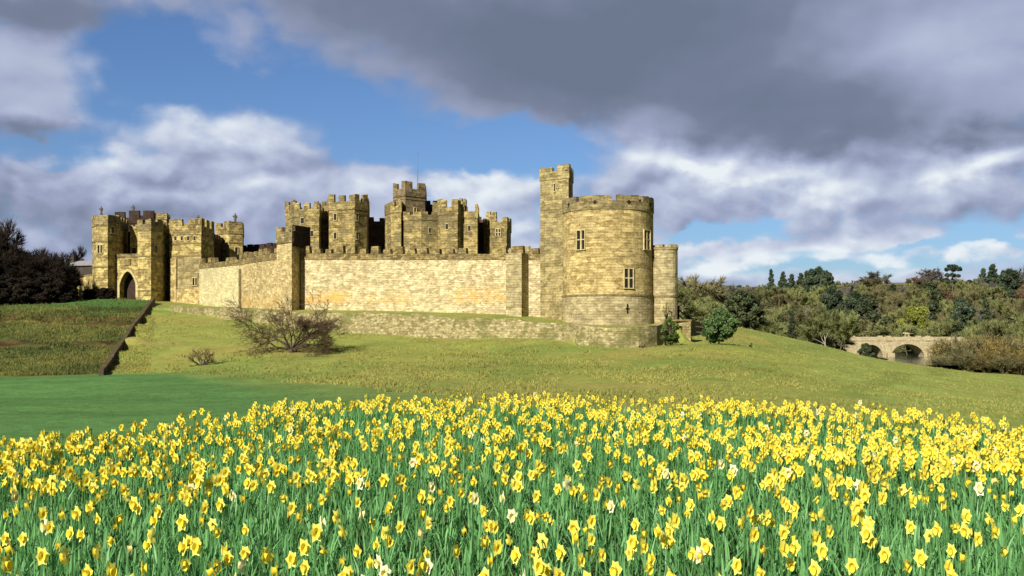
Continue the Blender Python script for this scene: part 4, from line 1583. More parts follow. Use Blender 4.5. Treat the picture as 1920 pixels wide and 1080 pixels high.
def leaf_quads(p, size, flat=0.0):
    n = len(p)
    a = rng.normal(size=(n, 3))
    a[:, 2] *= (1 - flat)
    a /= np.linalg.norm(a, axis=1, keepdims=True)
    b = np.cross(a, rng.normal(size=(n, 3)))
    b /= np.linalg.norm(b, axis=1, keepdims=True)
    s = size * (0.6 + 0.8 * rng.random(n))
    return np.stack([p - a * s[:, None], p + b * s[:, None] * 0.55, p + a * s[:, None], p - b * s[:, None] * 0.55], 1)


def ball(n):
    v = rng.normal(size=(n, 3))
    v /= np.linalg.norm(v, axis=1, keepdims=True)
    return v


def clump_points(centers, radii, per, shell=0.35):
    out, rn = [], []
    for c, r in zip(centers, radii):
        k = max(6, int(per * r * r))
        v = ball(k) * (1 - shell + shell * rng.random((k, 1))) ** 1.0 * rng.random((k, 1)) ** 0.25
        out.append(np.array(c) + v * np.array([r, r, r * 0.8]))
        rn.append(np.clip(rng.random(k) * 0.7 + rng.random() * 0.45 - 0.05, 0, 1))
    return np.concatenate(out), np.concatenate(rn)


M['bark'] = leafy('bark', (0.060, 0.048, 0.032), (0.12, 0.10, 0.07), 0.0)
M['bark_pale'] = leafy('pale_bark', (0.16, 0.15, 0.11), (0.30, 0.28, 0.22), 0.0)
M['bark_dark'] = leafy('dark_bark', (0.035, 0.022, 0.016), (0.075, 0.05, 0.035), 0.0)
M['twig_olive'] = leafy('olive_twigs', (0.100, 0.115, 0.038), (0.245, 0.265, 0.100), 0.1)
M['twig_brown'] = leafy('brown_twigs', (0.088, 0.082, 0.036), (0.205, 0.188, 0.085), 0.1)
M['twig_red'] = leafy('reddish_twigs', (0.095, 0.062, 0.032), (0.20, 0.135, 0.07), 0.1)
M['twig_grey'] = leafy('greyish_twigs', (0.085, 0.080, 0.070), (0.19, 0.17, 0.15), 0.1)
M['twig_gold'] = leafy('golden_twigs', (0.11, 0.085, 0.022), (0.26, 0.20, 0.06), 0.1)
M['leaf_dark'] = leafy('dark_evergreen_leaves', (0.026, 0.036, 0.016), (0.085, 0.105, 0.048), 0.1)
M['leaf_blue'] = leafy('bluish_conifer_needles', (0.024, 0.042, 0.022), (0.080, 0.110, 0.060), 0.1)
M['leaf_green'] = leafy('bush_leaves', (0.026, 0.062, 0.022), (0.125, 0.190, 0.065), 0.2)
M['leaf_lime'] = leafy('yellow_green_leaves', (0.12, 0.15, 0.02), (0.26, 0.28, 0.05), 0.2)
M['leaf_ivy'] = leafy('ivy_leaves', (0.035, 0.080, 0.020), (0.16, 0.20, 0.05), 0.2)
M['leaf_maroon'] = leafy('maroon_shade_leaves', (0.011, 0.007, 0.004), (0.026, 0.017, 0.010), 0.0)  # shade of the left clump is painted into these near-black leaves
M['twig_dark'] = leafy('dark_twigs', (0.055, 0.034, 0.018), (0.125, 0.082, 0.045), 0.1)
M['twig_maroon'] = leafy('maroon_shade_twigs', (0.011, 0.007, 0.004), (0.028, 0.018, 0.011), 0.0)  # near-black twigs, with the clump's shade in the colour

PROTO = {}


def proto(name, kindname, parts_fn, seed):
    """a prototype tree of unit-independent height, kept as the first copy of its kind"""
    root = bpy.data.objects.new(kindname, None)
    root.empty_display_size = 0.5
    COL.objects.link(root)
    PROTO[name] = [root, parts_fn(root, random.Random(seed)), 0]
    return root


def bare_tree(mat_twig, mat_bark, h=14.0, spread=0.75, nt=6500, w=0.15, base=0.16, trunk_r=0.25):
    def fn(root, rnd):
        segs = []
        grow(rnd, Vector((0, 0, -0.8)), Vector((0, 0, 1)), h * 0.42, trunk_r, 0, 3, segs, spread=spread, up=0.22, kids=(2, 3), shrink=0.66)
        zmax = max(s[2].z for s in segs)
        k = h * 0.93 / zmax
        segs = [(l, a * k, b * k, r0, r1) for l, a, b, r0, r1 in segs]
        segs_mesh('trunk', segs, mat_bark, root, 4)
        tips = [s for s in segs if s[0] >= 2]
        ii = rng.integers(0, len(tips), nt)
        a = np.array([s[1] for s in tips])[ii]
        b = np.array([s[2] for s in tips])[ii]
        p = a + (b - a) * rng.random((nt, 1))
        d = (b - a)
        d /= np.linalg.norm(d, axis=1, keepdims=True) + 1e-9
        d = d + rng.normal(size=(nt, 3)) * 0.55 + np.array([0, 0, 0.28])
        d /= np.linalg.norm(d, axis=1, keepdims=True)
        v = slivers(p, d, h * (0.05 + 0.07 * rng.random(nt)), w * (0.6 + 0.8 * rng.random(nt)))
        rn = np.repeat(np.clip(rng.random(nt) * 0.8 + (p[:, 2] / h) * 0.25 - 0.05, 0, 1), 3)
        np_mesh('crown', v.reshape(-1, 3), None, np.arange(nt * 3).reshape(-1, 3), [mat_twig], attr={'rnd': rn}, parent=root)
        return h
    return fn


def leafy_tree(mat_leaf, mat_bark, h=12.0, width=0.42, nclump=22, leaf=0.30, per=260, low=0.18, shape='round'):
    def fn(root, rnd):
        cs, rs = [], []
        for i in range(nclump):
            t = (i + 0.5) / nclump
            z = h * (low + (0.93 - low) * t)
            if shape == 'cone':
                rad = h * width * (1.03 - t) ** 0.8
                rr = h * (0.045 + 0.085 * (1 - t))
            elif shape == 'column':
                rad = h * width * (0.75 if t < 0.7 else 0.75 * (1.03 - t) / 0.33)
                rr = h * (0.05 + 0.045 * (1 - t))
            else:
                rad = h * width * math.sqrt(max(0.04, 1 - (2 * t - 0.85) ** 2 / 1.35))
                rr = h * rnd.uniform(0.09, 0.15)
            az = i * 2.399 + rnd.uniform(-0.4, 0.4)
            f = rnd.uniform(0.45, 1.0) if i % 4 else 0.1
            cs.append((rad * f * math.cos(az), rad * f * math.sin(az), z + rnd.uniform(-0.03, 0.03) * h))
            rs.append(rr)
        p, rn = clump_points(cs, rs, per, 0.5)
        v = leaf_quads(p, leaf)
        np_mesh('crown', v.reshape(-1, 3), np.arange(len(v) * 4).reshape(-1, 4), mats=[mat_leaf], attr={'rnd': np.repeat(rn, 4)}, parent=root)
        segs = [(0, Vector((0, 0, -0.8)), Vector((0, 0, h * 0.45)), h * 0.022, h * 0.016), (0, Vector((0, 0, h * 0.45)), Vector((0, 0, h * 0.9)), h * 0.016, h * 0.004)]
        for c in cs:
            z0 = max(0.1 * h, c[2] - 0.12 * h)
            segs.append((1, Vector((0, 0, z0 * 0.9)), Vector(c), h * 0.008, h * 0.003))
        segs_mesh('trunk', segs, mat_bark, root, 5)
        return h
    return fn


def pine_tree(h=18.0):
    def fn(root, rnd):
        cs, rs, segs = [], [], []
        lean = Vector((0.03 * h, 0, 0))
        segs.append((0, Vector((0, 0, -0.8)), Vector((0.01 * h, 0, h * 0.5)), h * 0.018, h * 0.014))
        segs.append((0, Vector((0.01 * h, 0, h * 0.5)), lean + Vector((0, 0, h * 0.95)), h * 0.014, h * 0.006))
        for z, rad, k in ((0.55, 0.10, 3), (0.72, 0.13, 4), (0.88, 0.15, 6), (0.94, 0.08, 4)):
            for j in range(k):
                az = j * 6.283 / k + rnd.uniform(-0.5, 0.5)
                c = Vector((rad * h * math.cos(az), rad * h * math.sin(az), z * h + rnd.uniform(-0.02, 0.02) * h)) + lean * z
                cs.append(tuple(c))
                rs.append(h * rnd.uniform(0.045, 0.075))
                segs.append((1, lean * z + Vector((0, 0, z * h - 0.05 * h)), c, h * 0.006, h * 0.003))
        p, rn = clump_points(cs, rs, 300, 0.5)
        v = leaf_quads(p, 0.30)
        np_mesh('crown', v.reshape(-1, 3), np.arange(len(v) * 4).reshape(-1, 4), mats=[M['leaf_blue']], attr={'rnd': np.repeat(rn, 4)}, parent=root)
        segs_mesh('trunk', segs, M['bark'], root, 5)
        return h
    return fn


def willow_bush(mat, h=7.0, n=5200):
    def fn(root, rnd):
        segs = []
        for i in range(11):
            az = i * 2.399
            d = Vector((math.cos(az) * 0.55, math.sin(az) * 0.55, 1)).normalized()
            grow(rnd, Vector((math.cos(az) * 0.3, math.sin(az) * 0.3, -0.4)), d, h * 0.5, 0.07, 0, 2, segs, spread=0.55, up=0.12, kids=(2, 3), shrink=0.7)
        zmax = max(s[2].z for s in segs)
        k = h * 0.9 / zmax
        segs = [(l, a * k, b * k, r0, r1) for l, a, b, r0, r1 in segs]
        segs_mesh('trunk', segs, M['bark'], root, 3)
        ii = rng.integers(0, len(segs), n)
        a = np.array([s[1] for s in segs])[ii]
        b = np.array([s[2] for s in segs])[ii]
        p = a + (b - a) * rng.random((n, 1))
        d = (b - a)
        d /= np.linalg.norm(d, axis=1, keepdims=True)
        d = d + rng.normal(size=(n, 3)) * 0.45 + np.array([0, 0, 0.1])
        d /= np.linalg.norm(d, axis=1, keepdims=True)
        v = slivers(p, d, h * (0.06 + 0.08 * rng.random(n)), 0.07 * (0.6 + 0.8 * rng.random(n)))
        np_mesh('crown', v.reshape(-1, 3), None, np.arange(n * 3).reshape(-1, 3), [mat], attr={'rnd': np.repeat(rng.random(n), 3)}, parent=root)
        return h
    return fn


for nm, kn, fn, sd in (
        ('olive1', 'bare_tree', bare_tree(M['twig_olive'], M['bark'], spread=0.8), 11), ('olive2', 'bare_tree', bare_tree(M['twig_olive'], M['bark_pale'], spread=0.9), 12),
        ('brown1', 'bare_tree', bare_tree(M['twig_brown'], M['bark'], spread=0.75), 13), ('brown2', 'bare_tree', bare_tree(M['twig_brown'], M['bark_pale'], spread=0.95), 14),
        ('red1', 'bare_tree', bare_tree(M['twig_red'], M['bark'], spread=0.8), 15), ('grey1', 'bare_tree', bare_tree(M['twig_grey'], M['bark'], spread=0.8, nt=3600, w=0.11), 16),
        ('broad', 'evergreen_tree', leafy_tree(M['leaf_dark'], M['bark'], width=0.36, nclump=26), 21), ('broad2', 'evergreen_tree', leafy_tree(M['leaf_blue'], M['bark'], width=0.30, nclump=24), 22),
        ('cone', 'conifer_tree', leafy_tree(M['leaf_blue'], M['bark'], width=0.17, nclump=40, shape='cone', leaf=0.26, low=0.10, per=330), 23),
        ('column', 'conifer_tree', leafy_tree(M['leaf_dark'], M['bark'], width=0.13, nclump=34, shape='column', leaf=0.26, low=0.08, per=360), 24),
        ('pine', 'pine_tree', pine_tree(), 25), ('lime', 'leafy_bush', leafy_tree(M['leaf_lime'], M['bark'], width=0.36, nclump=20, low=0.1), 26),
        ('willow', 'willow_bush', willow_bush(M['twig_gold']), 27), ('willow2', 'willow_bush', willow_bush(M['twig_brown']), 28),
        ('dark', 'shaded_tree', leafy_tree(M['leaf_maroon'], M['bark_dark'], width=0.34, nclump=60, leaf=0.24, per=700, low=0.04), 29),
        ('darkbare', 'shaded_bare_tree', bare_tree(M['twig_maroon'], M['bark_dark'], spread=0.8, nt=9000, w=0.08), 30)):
    proto(nm, kn, fn, sd)


def plant(key, X, Y, top=None, hgt=None, wide=1.0, label='', cat='tree', group=None, sink=0.0):
    root, h0, used = PROTO[key]
    z = gz(X, Y) - sink
    if hgt is None:
        hgt = max(2.0, top - z)
    o = root if used == 0 else copy_tree(root)
    PROTO[key][2] += 1
    s = hgt / h0
    o.location = (X, Y, z)
    o.scale = (s * wide, s * wide, s)
    o.rotation_euler = (0, 0, random.uniform(0, 6.283))
    tag(o, label, cat, group)
    return o


def plant_px(key, px, py_top, Y, wide=1.0, **kw):
    X, _ = XY(px, Y)
    return plant(key, X, Y, top=H(py_top, Y), wide=wide, **kw)


def build_woods():
    # the trees one can pick out
    plant_px('pine', 1786, 494, 520, label='flat topped pine standing clear above the hillside wood', cat='pine')
    plant_px('cone', 1446, 501, 560, wide=0.8, label='thin dark spire conifer alone on the wooded skyline', cat='conifer')
    for px, py, w in ((1468, 506, 1.0), (1484, 511, 1.3), (1502, 509, 1.2)):
        plant_px('cone', px, py, 560, wide=w, label='dark conifer in the short row right of the lone spire', cat='conifer', group='conifers on the skyline')
    for px, py in ((1519, 505), (1536, 501), (1552, 508)):
        plant_px('broad2', px, py, 545, wide=0.75, label='dark rounded evergreen in the clump at the end of the skyline row', cat='evergreen tree', group='evergreens on the skyline')
    for px, py, w in ((1843, 499, 1.0), (1861, 491, 1.1), (1880, 503, 0.9)):
        plant_px('cone', px, py, 500, wide=w, label='big dark conifer in the clump on the skyline right of the flat topped pine', cat='conifer', group='conifers right of the pine')
    plant_px('broad2', 1893, 505, 490, wide=0.9, label='round dark evergreen beside the big conifer clump', cat='evergreen tree')
    plant_px('grey1', 1914, 496, 490, label='bare grey tree at the right edge of the skyline', cat='tree')
    for px, py, Y, key in ((1640, 506, 640, 'grey1'), (1625, 518, 620, 'brown2'), (1660, 512, 650, 'grey1'), (1738, 506, 640, 'grey1'), (1752, 500, 620, 'grey1'), (1720, 514, 640, 'red1')):
        plant_px(key, px, py, Y, wide=1.9, label='bare twiggy tree outlined on the wooded skyline left of the pine', cat='tree', group='bare skyline trees')
    for px in (1295, 1312, 1328):
        plant_px('brown2', px, 512 + abs(px - 1312) * 0.25, 420, wide=1.2, label='bare brown tree rising just right of the low round tower', cat='tree', group='bare trees beside the tower')
    plant_px('broad', 1390, 545, 193, wide=1.15, label='dark rounded evergreen leaning at the crest of the field', cat='evergreen tree')
    plant_px('broad', 1412, 556, 196, wide=0.8, label='lower dark evergreen at the right of the pair on the field crest', cat='evergreen tree')
    plant_px('column', 1485, 585, 235, label='slim dark shrub at the field edge below the bare trees', cat='shrub')
    plant_px('olive2', 1548, 566, 224, wide=1.25, label='olive tree with pale trunk leaning at the left end of the bridge', cat='tree')
    plant_px('olive1', 1572, 580, 228, wide=1.2, label='bushy olive tree right of the pale trunked one, above the bridge end', cat='tree')
    plant_px('broad', 1624, 644, 262, wide=0.9, label='small round dark bush in front of the left bridge arch', cat='bush')
    plant_px('lime', 1716, 573, 365, wide=0.9, label='yellow green leafy tree above the middle of the bridge', cat='tree')
    plant_px('lime', 1730, 592, 362, wide=0.8, label='smaller yellow green tree just right of the bright one above the bridge', cat='tree')
    plant_px('column', 1752, 540, 385, wide=1.1, label='tall black green column tree right of the yellow green tree', cat='conifer')
    plant_px('column', 1848, 556, 360, wide=0.9, label='narrow dark evergreen in the reddish trees at far right', cat='conifer')
    plant_px('broad2', 1806, 560, 345, wide=0.9, label='dark bluish evergreen above the right end of the bridge', cat='evergreen tree')
    plant_px('broad2', 1794, 588, 340, wide=0.8, label='low dark evergreen at the right end of the bridge', cat='evergreen tree')
    plant_px('broad2', 1560, 540, 420, wide=0.8, label='large dark evergreen in the middle of the wood', cat='evergreen tree')
    plant_px('broad2', 1606, 548, 400, wide=0.8, label='bluish evergreen left of the bare brown trees in the wood', cat='evergreen tree')
    plant_px('broad', 1625, 562, 380, wide=1.0, label='dark evergreen above the left end of the bridge', cat='evergreen tree')
    for px, py, Y, key in ((1775, 628, 262, 'willow'), (1800, 617, 258, 'willow2'), (1830, 622, 262, 'willow'), (1862, 610, 262, 'willow2'), (1893, 622, 250, 'willow'), (1925, 612, 250, 'willow2'), (1955, 620, 250, 'willow'), (1812, 648, 240, 'willow2'), (1850, 652, 240, 'willow'), (1885, 655, 238, 'willow2'), (1760, 655, 250, 'willow2'), (1915, 650, 238, 'willow')):
        plant_px(key, px, py, Y, wide=1.25, label='brown twiggy willow thicket on the river bank right of the bridge', cat='willow', group='willows on the river bank')
    for px, py in ((1860, 590), (1900, 585), (1930, 592), (1835, 600)):
        plant_px('olive2' if px % 4 else 'olive1', px, py, 285, wide=1.1, label='olive bare tree behind the willows at the right edge', cat='tree', group='olive trees behind the willows')
    # the rest of the hillside, tree by tree
    keys = ['olive1', 'olive2', 'brown1', 'olive1', 'olive2', 'red1', 'olive1', 'brown1', 'olive2', 'olive1', 'brown2', 'grey1', 'brown1', 'olive2', 'broad']
    lab = {'olive': 'olive green bare tree', 'brown': 'brown bare tree', 'red': 'reddish brown bare tree', 'broad': 'dark evergreen tree', 'grey': 'greyish bare tree'}
    n = 0
    rnd = random.Random(5)
    placed = []
    tries = 0
    while n < 330 and tries < 12000:
        tries += 1
        px = rnd.uniform(1262, 1990)
        Y = 240 * (760 / 240) ** rnd.random()
        X, _ = XY(px, Y)
        if 345 > Y and px > 1560 and not (px > 1900 and Y > 285):
            continue
        if Y < 250 + 60 * (px > 1330) * max(0, (1600 - px) / 270) * 0.0:
            continue
        if any((X - a) ** 2 + (Y - b) ** 2 < (3.6 + Y * 0.0045) ** 2 for a, b in placed):
            continue
        if 1655 < px < 1700 and Y > 640:
            continue
        placed.append((X, Y))
        key = rnd.choice(keys)
        if px > 1780 and rnd.random() < 0.12:
            key = 'red1'
        if px < 1480 and rnd.random() < 0.6:
            key = rnd.choice(['olive1', 'olive2', 'brown1'])
        zg = gz(X, Y)
        h = rnd.uniform(10, 15.5)
        lim = H(np.interp(px, [1262, 1340, 1430, 1520, 1600, 1680, 1760, 1840, 1990], [526, 528, 533, 522, 526, 532, 522, 512, 508]) + rnd.uniform(0, 12), Y) - zg
        h = max(5.0, min(h, lim))
        base = ''.join(c for c in key if c.isalpha())
        zone = 'near the castle' if px < 1420 else ('above the field crest' if px < 1580 else ('behind the stone bridge' if px < 1760 else 'at the right of the hillside'))
        row = 'low on the slope' if Y < 330 else ('half way up the slope' if Y < 500 else 'near the top of the wood')
        l_ = f'{lab[base]} {zone}, {row}'
        plant(key, X, Y, hgt=h, wide=rnd.uniform(1.0, 1.35), label=l_, cat='tree', group='wood: ' + l_)
        n += 1
    # left: the shaded clump, its shade put into near-black leaf and twig colours
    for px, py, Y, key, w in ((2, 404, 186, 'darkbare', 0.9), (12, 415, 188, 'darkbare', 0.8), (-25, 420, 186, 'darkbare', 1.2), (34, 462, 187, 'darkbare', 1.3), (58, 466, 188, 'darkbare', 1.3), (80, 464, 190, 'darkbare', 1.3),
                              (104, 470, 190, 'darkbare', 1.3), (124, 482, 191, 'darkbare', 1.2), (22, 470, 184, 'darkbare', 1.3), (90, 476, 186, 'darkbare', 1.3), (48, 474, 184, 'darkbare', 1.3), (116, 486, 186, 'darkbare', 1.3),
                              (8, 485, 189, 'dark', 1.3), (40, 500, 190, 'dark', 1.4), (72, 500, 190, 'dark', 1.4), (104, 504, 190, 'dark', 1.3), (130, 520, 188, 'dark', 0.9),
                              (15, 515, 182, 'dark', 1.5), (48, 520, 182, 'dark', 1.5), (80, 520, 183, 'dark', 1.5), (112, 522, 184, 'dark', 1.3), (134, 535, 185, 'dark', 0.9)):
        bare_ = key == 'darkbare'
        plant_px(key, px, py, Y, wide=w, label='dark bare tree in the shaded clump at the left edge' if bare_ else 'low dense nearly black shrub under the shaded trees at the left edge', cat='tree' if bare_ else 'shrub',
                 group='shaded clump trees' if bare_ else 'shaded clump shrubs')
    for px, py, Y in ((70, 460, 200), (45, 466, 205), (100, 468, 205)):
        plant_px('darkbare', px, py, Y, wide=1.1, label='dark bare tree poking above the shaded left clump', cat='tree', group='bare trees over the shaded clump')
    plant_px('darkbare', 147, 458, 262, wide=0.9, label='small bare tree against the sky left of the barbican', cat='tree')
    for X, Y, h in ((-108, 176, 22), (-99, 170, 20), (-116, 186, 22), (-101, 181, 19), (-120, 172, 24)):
        plant('dark', X, Y, hgt=h, wide=1.1, label='tall unseen tree added left of the shaded clump to shade it', cat='tree', group='tall shading trees')  # trees out of view, added to cast shade on the clump
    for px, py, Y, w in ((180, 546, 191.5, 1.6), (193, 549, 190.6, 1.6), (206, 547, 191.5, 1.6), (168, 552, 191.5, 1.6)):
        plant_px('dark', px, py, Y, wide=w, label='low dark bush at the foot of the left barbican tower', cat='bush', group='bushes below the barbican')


build_woods()


# ------------------------------------------------------------------ single shrubs near the castle
def build_shrubs():
    # wide bare tree on the mound
    X, Y = XY(546, 117)
    z = gz(X, Y)
    t = thing('bare_spreading_tree', 'wide low bare tree with dark tangled twigs in front of the rubble wall', 'tree', (X, Y, z))
    rnd = random.Random(42)
    segs = []
    for az, el, L, r in ((168, 42, 3.9, 0.14), (150, 58, 3.6, 0.13), (95, 62, 2.8, 0.12), (10, 28, 3.2, 0.15), (40, 45, 2.7, 0.13), (200, 15, 2.4, 0.10), (-15, 12, 2.3, 0.11), (-70, 40, 2.1, 0.10), (250, 42, 2.2, 0.10), (-30, 35, 2.5, 0.12)):
        d = Vector((math.cos(R(az)) * math.cos(R(el)), math.sin(R(az)) * math.cos(R(el)), math.sin(R(el))))
        grow(rnd, Vector((0, 0, 0.3)), d, L, r, 0, 3, segs, spread=0.75, up=0.02, kids=(2, 3), shrink=0.70, wob=0.22, minr=0.016)
    segs.append((0, Vector((0, 0, -0.6)), Vector((0, 0, 0.45)), 0.34, 0.24))
    segs_mesh('trunk', [s for s in segs if s[0] < 2], M['bark_dark'], t, 5)
    tw = [s for s in segs if s[0] >= 2]
    extra = []
    for s in tw:
        if s[0] == 3:
            for _ in range(2 if s[1].x > 0.3 and s[1].z < 3.2 else 1):
                d = (s[2] - s[1]).normalized()
                d = rot_about(d, rnd.uniform(0.2, 0.9), rnd.uniform(0, 6.28))
                q = s[1].lerp(s[2], rnd.random())
                extra.append((4, q, q + d * rnd.uniform(0.3, 0.8), 0.014, 0.006))
    segs_mesh('crown', tw + extra, M['twig_dark'], t, 3)
    # little thorn bush
    X, Y = XY(379, 110.5)
    z = gz(X, Y)
    t = thing('thorn_bush', 'tiny bare thorn bush alone on the grass slope', 'bush', (X, Y, z))
    segs = []
    for az, el in ((160, 50), (40, 60), (100, 75), (200, 30), (0, 40), (280, 60)):
        d = Vector((math.cos(R(az)) * math.cos(R(el)), math.sin(R(az)) * math.cos(R(el)), math.sin(R(el))))
        grow(rnd, Vector((0, 0, -0.2)), d, 1.15, 0.10, 0, 2, segs, spread=0.8, up=0.05, kids=(3, 4), shrink=0.62, wob=0.25, minr=0.016)
    segs_mesh('trunk', [s for s in segs if s[0] < 1], M['bark'], t, 4)
    segs_mesh('crown', [s for s in segs if s[0] >= 1], M['twig_dark'], t, 3)

    def bush(name, label, px, py_base, py_top, Y, wpx, mat, n=30, leaf=0.13, per=1500, cat='bush', low=0.15):
        X, _ = XY(px, Y)
        z = gz(X, Y)
        h = H(py_top, Y) - z
        wd = wpx / F * Y / 2
        t_ = thing(name, label, cat, (X, Y, z))
        cs, rs = [], []
        r2 = random.Random(px)
        for i in range(n):
            q = Vector((r2.gauss(0, 1), r2.gauss(0, 1), r2.gauss(0, 1))).normalized() * r2.uniform(0.35, 1.0) ** 0.5
            taper = 1.0 - 0.35 * max(0.0, q.z)
            cs.append((q.x * wd * 0.92 * taper, q.y * wd * 0.92 * taper, max(0.12 * h, h * (0.44 + low * 0.4 + q.z * (0.44 - low * 0.4)))))
            rs.append(min(wd, h) * r2.uniform(0.20, 0.38))
        p, rn = clump_points(cs, rs, per, 0.5)
        v = leaf_quads(p, leaf)
        np_mesh('crown', v.reshape(-1, 3), np.arange(len(v) * 4).reshape(-1, 4), mats=[mat], attr={'rnd': np.repeat(rn, 4)}, parent=t_)
        sg = [(0, Vector((0, 0, -0.4)), Vector((0, 0, h * 0.5)), 0.10, 0.06)] + [(1, Vector((0, 0, h * 0.15)), Vector(c), 0.04, 0.02) for c in cs]
        segs_mesh('trunk', sg, M['bark_dark'], t_, 4)
        return t_
    bush('evergreen_bush', 'round glossy green bush alone on the slope right of the castle', 1348, 640, 563, 120, 66, M['leaf_green'], n=52, low=0.03)
    bush('ivy_bush', 'ragged ivy bush growing up the right end of the rubble wall', 1256, 660, 588, 121.8, 38, M['leaf_ivy'], n=32, leaf=0.12, low=0.05)
    bush('wall_sapling', 'thin yellow green sapling at the foot of the low round tower', 1249, 620, 552, 131, 16, M['leaf_lime'], n=12, leaf=0.08, per=420, cat='sapling')
    bush('gorse_bush', 'tiny dark sapling alone in the open field right of the green bush', 1408, 655, 642, 118, 9, M['leaf_green'], n=8, leaf=0.08, cat='sapling')
    bush('dead_bracken', 'rust coloured bracken clump at the base of the rubble wall', 1206, 660, 646, 119.5, 22, M['twig_red'], n=10, leaf=0.10, cat='plant')


build_shrubs()


# ------------------------------------------------------------------ rough grass on the mound and bank
def build_rough_grass():
    n = 85000
    px = rng.uniform(-60, 1980, n)
    Y = 62 * (200 / 62.0) ** rng.random(n)
    extra = rng.random(n) < 0.35
    px = np.where(extra, rng.uniform(-60, 290, n), px)
    Y = np.where(extra, rng.uniform(107, 172, n), Y)
    X = (px - 960) / F * Y
    yr = np.interp(px, RET_PX, RET_Y)
    ylawn = np.interp(px, [-600, 200, 330, 450, 600, 700, 860, 1000, 1200], [106, 105, 103, 95, 86, 77, 66, 50, 30])
    ok = (Y > ylawn + 1.5) & ((Y < yr - 0.2) | (px < 300) | (px > 1275)) & ((vnoise(X, Y, 5, 31) > 0.30) | (px < 280))
    ok &= ~((px > 1380) & (rng.random(n) < 0.65))
    for yf, wdt in ((150.5, 3.4), (133.0, 2.6)):
        ok &= ~((px < 280) & (np.abs(Y + (vnoise(X, Y, 11, 3) - 0.5) * 5 - yf) < wdt))
    X, Y, px = X[ok], Y[ok], px[ok]
    n = len(X)
    Z = terr(X, Y)
    xb = np.interp(Y, [100, 104, 120, 150, 185, 200], [-37.2, -38.6, -43.0, -51.2, -60.3, -64])
    bankm = (X < xb - 0.5)
    h = 0.10 + 0.16 * rng.random(n) + bankm * (0.05 + 0.30 * rng.random(n) * (vnoise(X, Y, 1.4, 61) > 0.5))
    p = np.stack([X, Y, Z - 0.03], -1)
    P = np.repeat(p, 3, 0) + rng.normal(size=(n * 3, 3)) * np.array([0.10, 0.10, 0.0])
    d = rng.normal(size=(n * 3, 3)) * 0.45 + np.array([0, 0, 1.0])
    d /= np.linalg.norm(d, axis=1, keepdims=True)
    hh = np.repeat(h, 3)
    nt_ = 420
    tpx = rng.uniform(300, 1500, nt_)
    tY = 66 * (122 / 66.0) ** rng.random(nt_)
    tX = (tpx - 960) / F * tY
    okt = (tY > np.interp(tpx, [200, 330, 450, 600, 700, 860, 1000], [105, 103, 94, 84, 72, 66, 60]) + 3) & (tY < np.interp(tpx, RET_PX, RET_Y) - 1) & (vnoise(tX, tY, 12, 71) > 0.42)
    tX, tY = tX[okt], tY[okt]
    kb = 46
    m_t = len(tX)
    rr = np.repeat(0.2 + 0.35 * rng.random(m_t), kb)
    bp = np.stack([np.repeat(tX, kb) + rng.normal(size=m_t * kb) * rr, np.repeat(tY, kb) + rng.normal(size=m_t * kb) * rr, np.zeros(m_t * kb)], -1)
    bp[:, 2] = terr(bp[:, 0], bp[:, 1]) - 0.03
    bd = rng.normal(size=(m_t * kb, 3)) * 0.5 + np.array([0, 0, 1.0])
    bd /= np.linalg.norm(bd, axis=1, keepdims=True)
    P = np.concatenate([P, bp])
    d = np.concatenate([d, bd])
    hh = np.concatenate([hh, np.repeat(0.16 + 0.22 * rng.random(m_t), kb)])
    v = slivers(P, d, hh, 0.07 + 0.05 * rng.random(len(P)))
    rn = np.repeat(np.clip(vnoise(P[:, 0], P[:, 1], 7, 32) * 0.7 + rng.random(len(P)) * 0.5 - 0.1, 0, 1), 3)
    bk = np.concatenate([np.repeat(bankm, 9), np.zeros(m_t * kb * 3, bool)])
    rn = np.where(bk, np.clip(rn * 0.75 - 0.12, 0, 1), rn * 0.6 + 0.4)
    m_ = leafy('rough_grass_blades', (0.050, 0.075, 0.018), (0.36, 0.34, 0.09), 0.25, obj_var=0.0)
    o = np_mesh('rough_grass', v.reshape(-1, 3), None, np.arange(len(P) * 3).reshape(-1, 3), [m_], attr={'rnd': rn})
    tag(o, 'tufts of rough yellow green grass over the mound below the castle', 'grass', kind='stuff')


build_rough_grass()


# ------------------------------------------------------------------ daffodils
M['petal'] = leafy('yellow_petals', (0.90, 0.79, 0.08), (0.94, 0.88, 0.20), 0.35, 0.6, 0.08)
M['trumpet'] = leafy('deep_yellow_trumpet', (0.92, 0.70, 0.04), (0.95, 0.82, 0.10), 0.4, 0.6, 0.08)
M['petal_pale'] = leafy('cream_petals', (0.78, 0.74, 0.42), (0.85, 0.83, 0.60), 0.25, 0.6, 0.05)
M['trumpet_pale'] = leafy('pale_trumpet', (0.80, 0.70, 0.22), (0.84, 0.76, 0.35), 0.2, 0.6, 0.05)
M['stem'] = leafy('flower_stem', (0.045, 0.13, 0.035), (0.08, 0.19, 0.05), 0.15, 0.6, 0.1)


